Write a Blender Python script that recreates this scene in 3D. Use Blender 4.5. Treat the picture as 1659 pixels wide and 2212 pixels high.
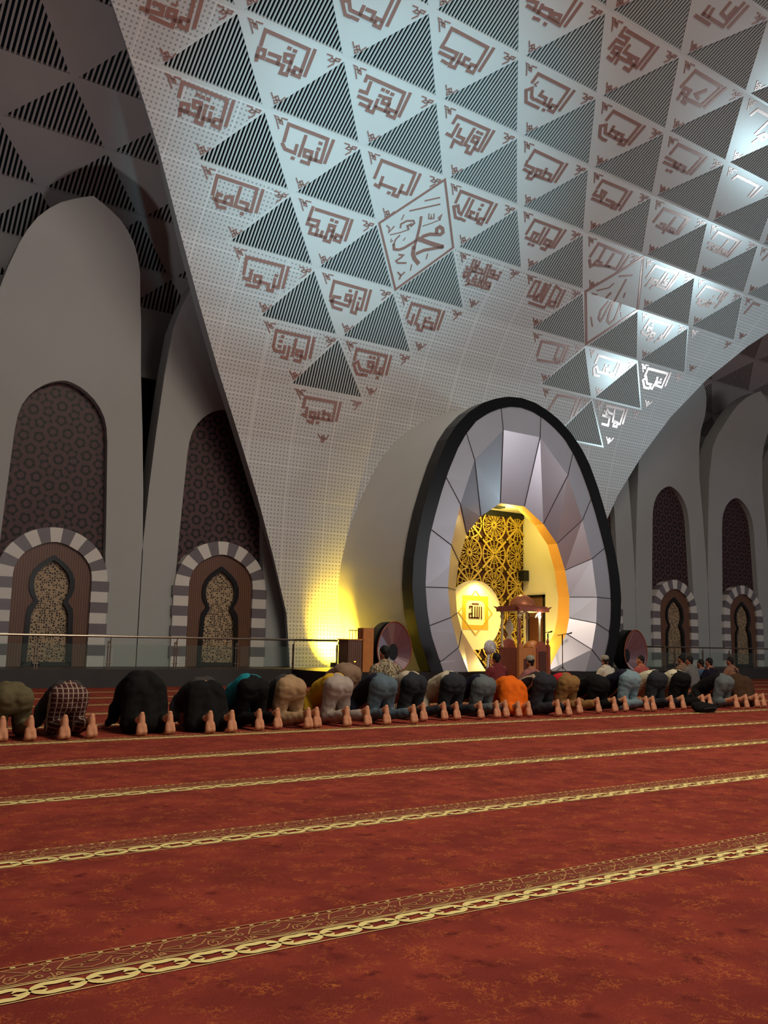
import bpy, bmesh, math, random
from mathutils import Vector, Matrix, noise
random.seed(7)
for _o in list(bpy.data.objects): bpy.data.objects.remove(_o)
SC = bpy.context.scene
COL = SC.collection
R = math.radians
# ------------------------------------------------------------------ camera (a seated person's phone, 1.05 m above the carpet)
EYE = 1.05
yaw, pitch, roll = R(34.3212), R(8.30309), R(1.0669)
fw = Vector((math.sin(yaw)*math.cos(pitch), math.cos(yaw)*math.cos(pitch), math.sin(pitch)))
rt = Vector((math.cos(yaw), -math.sin(yaw), 0)); up = rt.cross(fw)
rt, up = rt*math.cos(roll)+up*math.sin(roll), up*math.cos(roll)-rt*math.sin(roll)
cd = bpy.data.cameras.new('camera'); cam = bpy.data.objects.new('camera', cd); COL.objects.link(cam)
cd.sensor_fit = 'HORIZONTAL'; cd.sensor_width = 36; cd.lens = 36*1926.946/1659; cd.clip_end = 300
cam.matrix_world = Matrix((( rt.x, up.x, -fw.x, 0), (rt.y, up.y, -fw.y, 0), (rt.z, up.z, -fw.z, EYE), (0, 0, 0, 1)))
SC.camera = cam
SC.view_settings.view_transform = 'Standard'; SC.view_settings.look = 'None'
SC.view_settings.gamma = 1; SC.view_settings.use_curve_mapping = False
SC.view_settings.exposure = 0.0
# ------------------------------------------------------------------ light
W = bpy.data.worlds.new('hall_ambient'); SC.world = W; W.use_nodes = True
bg = W.node_tree.nodes['Background']; bg.inputs[0].default_value = (.92, .93, 1.0, 1); bg.inputs[1].default_value = .07
def lamp(name, kind, loc, target, energy, color, size=.5, angle=60, blend=.6):
    l = bpy.data.lights.new(name, kind); o = bpy.data.objects.new(name, l); COL.objects.link(o)
    l.energy = energy; l.color = color; o.location = loc
    d = Vector(target)-Vector(loc); o.rotation_euler = d.to_track_quat('-Z', 'Y').to_euler()
    if kind == 'SPOT': l.spot_size = R(angle); l.spot_blend = blend; l.shadow_soft_size = size
    elif kind == 'AREA': l.shape = 'DISK'; l.size = size
    else: l.shadow_soft_size = size
    return o
COOL = (.66, .92, 1.0)
lamp('floodlight_left', 'SPOT', (6.0, 5.0, 2.2), (10.6, 15.8, 12.0), 6900, (.44, .87, 1.0), .4, 43, 1)
lamp('floodlight_right', 'SPOT', (33.2, 10.4, 2.9), (21.5, 16.6, 11.2), 2200, (.62, .91, 1.0), .8, 66, 1)
lamp('hall_lamps', 'AREA', (9, 1, 15), (9, 4, 0), 2050, (1.0, .86, .70), 9)
lamp('wall_fill', 'AREA', (8, -7, 5), (8, 20, 6), 240, (1.0, 1.0, .95), 6)  # added unseen fill light for the walls and vault, no fixture of the hall
lamp('wall_fill_far', 'AREA', (30, -4, 6), (29, 20, 6), 480, (.98, .96, 1.0), 6)  # second added fill, unseen, brightens the bays on the right
lamp('vault_fill', 'SPOT', (0.5, 13.5, .6), (6.8, 19.0, 14.0), 700, (.95, .97, 1.0), .3, 60, 1)  # unseen spot added to lift the dark vault behind the leg
lamp('base_uplight', 'SPOT', (11.95, 19.5, .62), (12.3, 20.15, 1.15), 1500, (1.0, .66, .03), .05, 112, 1)
lamp('niche_lamp', 'POINT', (17.2, 18.0, 1.0), (0, 0, 0), 60, (1.0, .78, .24), .15)
lamp('niche_ceiling_lamp', 'POINT', (16.6, 18.2, 4.5), (0, 0, 0), 75, (1.0, .88, .26), .12)
lamp('disc_lamp', 'SPOT', (16.07, 18.62, 2.75), (16.07, 19.08, 1.8), 170, (1.0, .80, .14), .05, 120, .7)
# ------------------------------------------------------------------ helpers
def lin(r, g, b):
    f = lambda c: (c/255/12.92 if c/255 <= .04045 else ((c/255+.055)/1.055)**2.4)
    return (f(r), f(g), f(b), 1)
class MB:
    def __init__(s): s.v = []; s.f = []; s.m = []; s.uv = {}
    def face(s, pts, m=0, uv=None):
        i = len(s.v); s.v += [tuple(p) for p in pts]; s.f.append(tuple(range(i, i+len(pts)))); s.m.append(m)
        if uv: s.uv[len(s.f)-1] = uv
    def box(s, a, b, m=0):
        x0, y0, z0 = a; x1, y1, z1 = b; P = [(x, y, z) for x in (x0, x1) for y in (y0, y1) for z in (z0, z1)]
        for q in ((0, 1, 3, 2), (4, 6, 7, 5), (0, 4, 5, 1), (2, 3, 7, 6), (0, 2, 6, 4), (1, 5, 7, 3)): s.face([P[k] for k in q], m)
    def tube(s, pts, r, n=8, m=0, closed=False):
        pts = [Vector(p) for p in pts]; rr = r if hasattr(r, '__len__') else [r]*len(pts); rings = []
        N = len(pts)
        for k, p in enumerate(pts):
            a = pts[(k-1) % N] if (k or closed) else p; b = pts[(k+1) % N] if (k < N-1 or closed) else p
            t = (b-a).normalized(); u = t.orthogonal() if abs(t.z) > .9 else t.cross(Vector((0, 0, 1)))
            if abs(t.z) > .9: u = t.cross(Vector((0, 1, 0)))
            u.normalize(); w = t.cross(u); i0 = len(s.v)
            for j in range(n):
                an = 2*math.pi*j/n; s.v.append(tuple(p+(u*math.cos(an)+w*math.sin(an))*rr[k]))
            rings.append(i0)
        for k in range(N if closed else N-1):
            a, b = rings[k], rings[(k+1) % N]
            for j in range(n): s.f.append((a+j, a+(j+1) % n, b+(j+1) % n, b+j)); s.m.append(m)
        if not closed:
            s.f.append(tuple(rings[0]+j for j in range(n))[::-1]); s.m.append(m)
            s.f.append(tuple(rings[-1]+j for j in range(n))); s.m.append(m)
    def lathe(s, prof, c, n=20, m=0, ax=None):
        rings = []
        for r, z in prof:
            i0 = len(s.v); rings.append(i0)
            for j in range(n):
                an = 2*math.pi*j/n; s.v.append((c[0]+r*math.cos(an), c[1]+r*math.sin(an), c[2]+z))
        for a, b in zip(rings, rings[1:]):
            for j in range(n): s.f.append((a+j, a+(j+1) % n, b+(j+1) % n, b+j)); s.m.append(m)
        s.f.append(tuple(rings[0]+j for j in range(n))[::-1]); s.m.append(m)
        s.f.append(tuple(rings[-1]+j for j in range(n))); s.m.append(m)
    def ball(s, c, r, n=12, m=0):
        rx, ry, rz = r if hasattr(r, '__len__') else (r, r, r); h = n//2; i0 = len(s.v)
        for a in range(h+1):
            th = math.pi*a/h
            for j in range(n):
                ph = 2*math.pi*j/n; s.v.append((c[0]+rx*math.sin(th)*math.cos(ph), c[1]+ry*math.sin(th)*math.sin(ph), c[2]+rz*math.cos(th)))
        for a in range(h):
            for j in range(n): s.f.append((i0+a*n+j, i0+(a+1)*n+j, i0+(a+1)*n+(j+1) % n, i0+a*n+(j+1) % n)); s.m.append(m)
    def prism(s, poly, y0, y1, m=0, ms=None):          # poly in (x, z), extruded along y
        a = [(x, y0, z) for x, z in poly]; b = [(x, y1, z) for x, z in poly]
        s.face(a, m); s.face(b[::-1], m); n = len(poly)
        for k in range(n): s.face([a[k], b[k], b[(k+1) % n], a[(k+1) % n]], m if ms is None else ms)
    def ribbon(s, pts, w, fn, off=.012, th=.02, m=0, closed=False):   # a flat strip of width w along 2-d points, mapped onto a surface
        P = [Vector(p).to_2d() if len(p) > 2 else Vector(p) for p in pts]
        if closed is False and len(P) > 2 and (P[0]-P[-1]).length < 1e-3: closed = True
        if closed: P = P[:-1] if (P[0]-P[-1]).length < 1e-3 else P
        n = len(P); L = []; Rr = []
        for k in range(n):
            a = P[(k-1) % n] if (k or closed) else None; b = P[(k+1) % n] if (k < n-1 or closed) else None
            d1 = (P[k]-a).normalized() if a is not None else None; d2 = (b-P[k]).normalized() if b is not None else None
            if d1 is None: d1 = d2
            if d2 is None: d2 = d1
            t = d1+d2
            if t.length < .15: t = d1
            t.normalize(); nn = Vector((-t.y, t.x)); c = max(.5, nn.dot(Vector((-d1.y, d1.x))))
            ww = w[k] if hasattr(w, '__len__') else w
            e = Vector((0, 0))
            if a is None: e = -d1*ww*.5 if th else e
            if b is None: e = d1*ww*.5 if th else e
            L.append(P[k]+e+nn*(ww*.5/c)); Rr.append(P[k]+e-nn*(ww*.5/c))
        for k in range(n if closed else n-1):
            j = (k+1) % n
            q = [fn(L[k], off), fn(L[j], off), fn(Rr[j], off), fn(Rr[k], off)]; s.face(q, m)
            if th:
                g = [fn(L[k], off-th), fn(L[j], off-th), fn(Rr[j], off-th), fn(Rr[k], off-th)]
                s.face([q[0], g[0], g[1], q[1]], m); s.face([q[2], g[2], g[3], q[3]], m)
                if not closed and k == 0: s.face([q[3], g[3], g[0], q[0]], m)
                if not closed and k == n-2: s.face([q[1], g[1], g[2], q[2]], m)
    def build(s, name, mats, parent=None, smooth=False, weld=False, loc=None):
        me = bpy.data.meshes.new(name); off = Vector(loc) if loc is not None else (parent.matrix_world.translation if parent is not None else Vector((0, 0, 0)))
        if parent is not None: off = WORLD.get(parent.name, Vector((0, 0, 0))) if loc is None else Vector(loc)
        me.from_pydata([(a-off.x, b-off.y, c-off.z) for a, b, c in s.v], [], s.f)
        for m in (mats if isinstance(mats, (list, tuple)) else [mats]): me.materials.append(m)
        me.polygons.foreach_set('material_index', s.m)
        if s.uv:
            ul = me.uv_layers.new(name='UVMap')
            for p in me.polygons:
                u = s.uv.get(p.index)
                if u:
                    for k, li in enumerate(p.loop_indices): ul.data[li].uv = u[k]
        if weld or smooth:
            bm = bmesh.new(); bm.from_mesh(me); bmesh.ops.remove_doubles(bm, verts=bm.verts, dist=1e-4); bm.to_mesh(me); bm.free()
        if smooth:
            for p in me.polygons: p.use_smooth = True
            if smooth is not True: me.set_sharp_from_angle(angle=R(smooth))
        me.update()
        o = bpy.data.objects.new(name, me); COL.objects.link(o)
        if parent is not None: o.parent = parent; WORLD[o.name] = off
        else: o.location = off; WORLD[o.name] = off
        return o
WORLD = {}
def tag(o, label=None, cat=None, group=None, kind=None):
    if label: o['label'] = label
    if cat: o['category'] = cat
    if group: o['group'] = group
    if kind: o['kind'] = kind
    return o
def thing(name, loc, label, cat, group=None, kind=None):
    o = bpy.data.objects.new(name, None); COL.objects.link(o); o.location = loc; o.empty_display_size = .2
    WORLD[o.name] = Vector(loc); return tag(o, label, cat, group, kind)
# ------------------------------------------------------------------ materials
def mat(name, col, rough=.6, metal=0.0, spec=.4, var=.12, scale=6.0, bump=0.0, emit=None):
    m = bpy.data.materials.new(name); m.use_nodes = True; nt = m.node_tree; b = nt.nodes['Principled BSDF']
    b.inputs['Roughness'].default_value = rough; b.inputs['Metallic'].default_value = metal
    b.inputs['Specular IOR Level'].default_value = spec
    tc = nt.nodes.new('ShaderNodeTexCoord'); nz = nt.nodes.new('ShaderNodeTexNoise'); nz.inputs['Scale'].default_value = scale; nz.inputs['Detail'].default_value = 5
    nt.links.new(tc.outputs['Object'], nz.inputs['Vector'])
    mx = nt.nodes.new('ShaderNodeMix'); mx.data_type = 'RGBA'; c = Vector(col[:3])
    mx.inputs[6].default_value = (*(c*(1-var)), 1); mx.inputs[7].default_value = (*[min(1, x) for x in c*(1+var)], 1)
    nt.links.new(nz.outputs['Fac'], mx.inputs[0]); nt.links.new(mx.outputs[2], b.inputs['Base Color'])
    if bump:
        bp = nt.nodes.new('ShaderNodeBump'); bp.inputs['Strength'].default_value = bump; bp.inputs['Distance'].default_value = .02
        nt.links.new(nz.outputs['Fac'], bp.inputs['Height']); nt.links.new(bp.outputs[0], b.inputs['Normal'])
    if emit:
        b.inputs['Emission Color'].default_value = (*col[:3], 1); b.inputs['Emission Strength'].default_value = emit
    m['out'] = mx.name
    return m
def N(nt, kind, op=None, ins=(), **kw):
    n = nt.nodes.new(kind)
    if op: n.operation = op
    for k, v in kw.items(): setattr(n, k, v)
    for i, x in enumerate(ins):
        if x is None: continue
        if hasattr(x, 'node'): nt.links.new(x, n.inputs[i])
        else: n.inputs[i].default_value = x
    return n.outputs[0]
def mth(nt, op, *a): return N(nt, 'ShaderNodeMath', op, a)
def over(m, fac_fn, col):                              # lay a second colour over a material where fac_fn gives 1
    nt = m.node_tree; b = nt.nodes['Principled BSDF']; src = b.inputs['Base Color'].links[0].from_socket
    mx = nt.nodes.new('ShaderNodeMix'); mx.data_type = 'RGBA'; mx.inputs[7].default_value = col
    nt.links.new(src, mx.inputs[6]); nt.links.new(fac_fn(nt), mx.inputs[0]); nt.links.new(mx.outputs[2], b.inputs['Base Color']); return m
def star_pattern(freq, lo, axes='xz', dirs=6, coord='Object'):
    def fn(nt):
        tc = nt.nodes.new('ShaderNodeTexCoord'); tot = None
        for k in range(dirs):
            a = math.pi*k/dirs; v = (math.cos(a)*freq, 0, math.sin(a)*freq) if axes == 'xz' else (math.cos(a)*freq, math.sin(a)*freq, 0)
            d = nt.nodes.new('ShaderNodeVectorMath'); d.operation = 'DOT_PRODUCT'; nt.links.new(tc.outputs[coord], d.inputs[0]); d.inputs[1].default_value = v
            c = mth(nt, 'COSINE', d.outputs['Value']); tot = c if tot is None else mth(nt, 'ADD', tot, c)
        return mth(nt, 'LESS_THAN', tot, lo)
    return fn
def voronoi_holes(scale, thr):
    def fn(nt):
        tc = nt.nodes.new('ShaderNodeTexCoord'); v = nt.nodes.new('ShaderNodeTexVoronoi'); v.feature = 'DISTANCE_TO_EDGE'; v.inputs['Scale'].default_value = scale
        v.inputs['Randomness'].default_value = .55; nt.links.new(tc.outputs['Object'], v.inputs['Vector'])
        return mth(nt, 'GREATER_THAN', v.outputs['Distance'], thr)
    return fn
def uv_dots(pitch, rad):
    def fn(nt):
        uv = nt.nodes.new('ShaderNodeUVMap'); sp = nt.nodes.new('ShaderNodeSeparateXYZ'); nt.links.new(uv.outputs[0], sp.inputs[0]); q = []
        for k in (0, 1):
            f = mth(nt, 'FRACT', mth(nt, 'DIVIDE', sp.outputs[k], pitch)); f = mth(nt, 'SUBTRACT', f, .5); q.append(mth(nt, 'MULTIPLY', f, f))
        return mth(nt, 'LESS_THAN', mth(nt, 'ADD', q[0], q[1]), rad*rad)
    return fn
def joint_lines(pitch, w):
    def fn(nt):
        uv = nt.nodes.new('ShaderNodeUVMap'); sp = nt.nodes.new('ShaderNodeSeparateXYZ'); nt.links.new(uv.outputs[0], sp.inputs[0])
        a = mth(nt, 'LESS_THAN', mth(nt, 'FRACT', mth(nt, 'DIVIDE', sp.outputs[0], pitch)), w*1.6)
        b = mth(nt, 'LESS_THAN', mth(nt, 'FRACT', mth(nt, 'DIVIDE', sp.outputs[1], .80)), w*2)
        return mth(nt, 'MAXIMUM', a, b)
    return fn
def bands(axis, pitch, duty, coord='Object', phase=0.0):
    def fn(nt):
        tc = nt.nodes.new('ShaderNodeTexCoord'); sp = nt.nodes.new('ShaderNodeSeparateXYZ'); nt.links.new(tc.outputs[coord], sp.inputs[0])
        return mth(nt, 'LESS_THAN', mth(nt, 'FRACT', mth(nt, 'ADD', mth(nt, 'DIVIDE', sp.outputs[axis], pitch), phase)), duty)
    return fn
def blotch(scale, thr):
    def fn(nt):
        tc = nt.nodes.new('ShaderNodeTexCoord'); nz = nt.nodes.new('ShaderNodeTexNoise'); nz.inputs['Scale'].default_value = scale; nz.inputs['Detail'].default_value = 3
        nt.links.new(tc.outputs['Object'], nz.inputs['Vector']); return mth(nt, 'GREATER_THAN', nz.outputs['Fac'], thr)
    return fn
M = {}
M['panel'] = mat('white_ceiling_panel', lin(214, 217, 217), .24, 0, .75, .03, 3)
M['perf'] = over(mat('perforated_white_panel', lin(205, 206, 206), .5, 0, .4, .05, 2), uv_dots(.10, .22), lin(150, 150, 152))
M['perf'] = over(M['perf'], joint_lines(1.18, .012), lin(226, 226, 226))
M['slat'] = mat('white_ceiling_slat', lin(188, 194, 194), .45, 0, .4, .04, 4)
M['void'] = mat('dark_ceiling_void', lin(22, 32, 38), .9, 0, .1, .1, 2)
M['letter'] = mat('bronze_lettering', lin(178, 142, 134), .20, .35, .8, .12, 8)
M['edge'] = mat('leg_side_grey', lin(150, 150, 152), .7, 0, .2, .05, 2)
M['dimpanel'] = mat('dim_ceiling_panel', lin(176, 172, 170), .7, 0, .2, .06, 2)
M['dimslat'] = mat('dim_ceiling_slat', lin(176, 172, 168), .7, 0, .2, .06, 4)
M['plaster'] = mat('white_plaster', lin(166, 167, 164), .75, 0, .2, .05, 1.2)
M['drum'] = mat('smooth_white_drum', lin(206, 202, 196), .6, 0, .3, .04, 1.5)
M['screen'] = over(over(mat('dark_lattice_panel', lin(78, 52, 54), .5, 0, .35, .2, 1.2), star_pattern(40, -.7), lin(46, 33, 34)), star_pattern(40, -1.5), lin(12, 8, 9))
M['stone_w'] = mat('white_arch_stone', lin(208, 202, 194), .35, 0, .5, .06, 5)
M['stone_g'] = mat('grey_arch_stone', lin(112, 104, 108), .3, 0, .5, .12, 7)
M['tile'] = over(mat('brown_tile_surround', lin(112, 76, 56), .35, 0, .5, .18, 3), bands(0, .055, .3), lin(74, 50, 40))
M['black'] = mat('black_frame', lin(17, 14, 14), .28, 0, .5, .2, 6)
M['tracery'] = over(mat('tan_tracery_panel', lin(172, 146, 114), .4, 0, .4, .15, 2), voronoi_holes(19, .155), lin(28, 20, 17))
M['navy'] = mat('dark_gap_panel', lin(24, 24, 30), .8, 0, .2, .2, 3)
M['rim'] = mat('black_stone_rim', lin(13, 12, 13), .3, 0, .3, .4, 3)
M['metal'] = mat('brushed_metal_panel', lin(200, 202, 212), .34, .5, .5, .06, 1.3)
M['metal2'] = mat('polished_metal_panel', lin(206, 200, 206), .3, .84, .5, .06, 1.3)
M['seam'] = mat('dark_panel_seam', lin(64, 60, 68), .6)
M['glow_rev'] = mat('painted_glow_reveal', lin(240, 176, 92), .6, 0, .2, .04, 2)  # cream reveal with the orange lamp glow painted into its colour
M['cream'] = mat('cream_plaster', lin(226, 214, 180), .7, 0, .2, .03, 2)
M['gold'] = mat('golden_lattice', lin(206, 172, 70), .45, .2, .5, .12, 4)
M['umber'] = mat('umber_backing', lin(66, 34, 22), .7, 0, .2, .1, 3)
M['discw'] = mat('cream_disc', lin(240, 226, 180), .5, 0, .3, .03, 3)
M['discy'] = mat('yellow_disc_ornament', lin(206, 160, 44), .5, 0, .3, .04, 3)
M['brown'] = mat('brown_lettering', lin(70, 30, 10), .5)
M['dark'] = mat('black_plastic', lin(16, 16, 17), .5, 0, .4, .1, 5)
M['plat'] = mat('dark_platform_stone', lin(58, 55, 54), .5, 0, .4, .25, 3)
M['platb'] = mat('black_platform_face', lin(24, 20, 20), .5, 0, .4, .25, 3)
M['steel'] = mat('steel_rail', lin(150, 140, 124), .3, .9, .5, .05, 5)
M['wood'] = mat('red_brown_wood', lin(150, 74, 44), .42, 0, .45, .28, 9, .25)
M['wood2'] = mat('golden_brown_wood', lin(196, 122, 56), .42, 0, .45, .22, 9, .25)
M['wooddk'] = mat('dark_carved_wood', lin(84, 44, 28), .5, 0, .4, .4, 26, .5)
M['copper'] = mat('copper_dome', lin(186, 112, 74), .4, .35, .5, .15, 6)
M['ivory'] = mat('ivory_carving', lin(206, 186, 138), .45, 0, .4, .15, 30, .4)
M['white'] = mat('white_plastic', lin(222, 216, 214), .4, 0, .4, .03, 4)
M['skin'] = mat('skin', lin(210, 146, 108), .55, 0, .35, .10, 14)
M['skin2'] = mat('tanned_skin', lin(172, 110, 84), .55, 0, .35, .10, 14)
M['hair'] = mat('black_hair', lin(20, 16, 15), .6, 0, .3, .3, 40, .5)
def glassmat():
    m = bpy.data.materials.new('railing_glass'); m.use_nodes = True; nt = m.node_tree; b = nt.nodes['Principled BSDF']; out = nt.nodes['Material Output']
    b.inputs['Base Color'].default_value = lin(150, 168, 160); b.inputs['Roughness'].default_value = .05; b.inputs['Specular IOR Level'].default_value = .5
    tr = nt.nodes.new('ShaderNodeBsdfTransparent'); tr.inputs[0].default_value = (.86, .93, .90, 1); mx = nt.nodes.new('ShaderNodeMixShader'); mx.inputs[0].default_value = .12
    nt.links.new(tr.outputs[0], mx.inputs[1]); nt.links.new(b.outputs[0], mx.inputs[2]); nt.links.new(mx.outputs[0], out.inputs[0]); return m
M['glass'] = glassmat()
def carpet():
    m = bpy.data.materials.new('red_carpet'); m.use_nodes = True; nt = m.node_tree; b = nt.nodes['Principled BSDF']
    b.inputs['Roughness'].default_value = .95; b.inputs['Specular IOR Level'].default_value = .08
    tc = nt.nodes.new('ShaderNodeTexCoord')
    def nz(sc, det=4, rough=.55, dist=0.0):
        n = nt.nodes.new('ShaderNodeTexNoise'); n.inputs['Scale'].default_value = sc; n.inputs['Detail'].default_value = det; n.inputs['Roughness'].default_value = rough
        n.inputs['Distortion'].default_value = dist; nt.links.new(tc.outputs['Object'], n.inputs['Vector']); return n.outputs['Fac']
    def mix(f, a, c):
        x = nt.nodes.new('ShaderNodeMix'); x.data_type = 'RGBA'
        for i, v in ((0, f), (6, a), (7, c)):
            if hasattr(v, 'node'): nt.links.new(v, x.inputs[i])
            else: x.inputs[i].default_value = v
        return x.outputs[2]
    def ss(v, a, c):
        n = nt.nodes.new('ShaderNodeMapRange'); n.interpolation_type = 'SMOOTHSTEP'; nt.links.new(v, n.inputs[0]); n.inputs[1].default_value = a; n.inputs[2].default_value = c; return n.outputs[0]
    base = mix(ss(nz(2.2, 5), .35, .68), lin(120, 47, 40), lin(146, 60, 48))
    base = mix(ss(nz(9, 4), .56, .74), base, lin(98, 35, 33))
    fl = mth(nt, 'ABSOLUTE', mth(nt, 'SUBTRACT', nz(24, 6, .65, .7), .5)); fl = ss(fl, .022, .004)
    fl = mth(nt, 'MULTIPLY', fl, ss(nz(7.5, 4), .44, .66))
    fine = ss(nz(140, 2), .5, .72)
    base = mix(mth(nt, 'MULTIPLY', fine, .28), base, lin(176, 78, 40))
    base = mix(mth(nt, 'MULTIPLY', fl, .72), base, lin(222, 128, 58))
    nt.links.new(base, b.inputs['Base Color'])
    bp = nt.nodes.new('ShaderNodeBump'); bp.inputs['Strength'].default_value = .35; bp.inputs['Distance'].default_value = .01
    nt.links.new(nz(170, 2), bp.inputs['Height']); nt.links.new(bp.outputs[0], b.inputs['Normal'])
    return m
M['carpet'] = carpet()
M['thread'] = mat('pale_gold_thread', lin(248, 222, 146), .9, 0, .1, .15, 60)
M['thread2'] = mat('dull_gold_thread', lin(190, 138, 88), .9, 0, .1, .2, 60)
M['bandfill'] = mat('brown_red_band', lin(128, 62, 50), .95, 0, .08, .12, 40)
XM = 16.07
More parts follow.
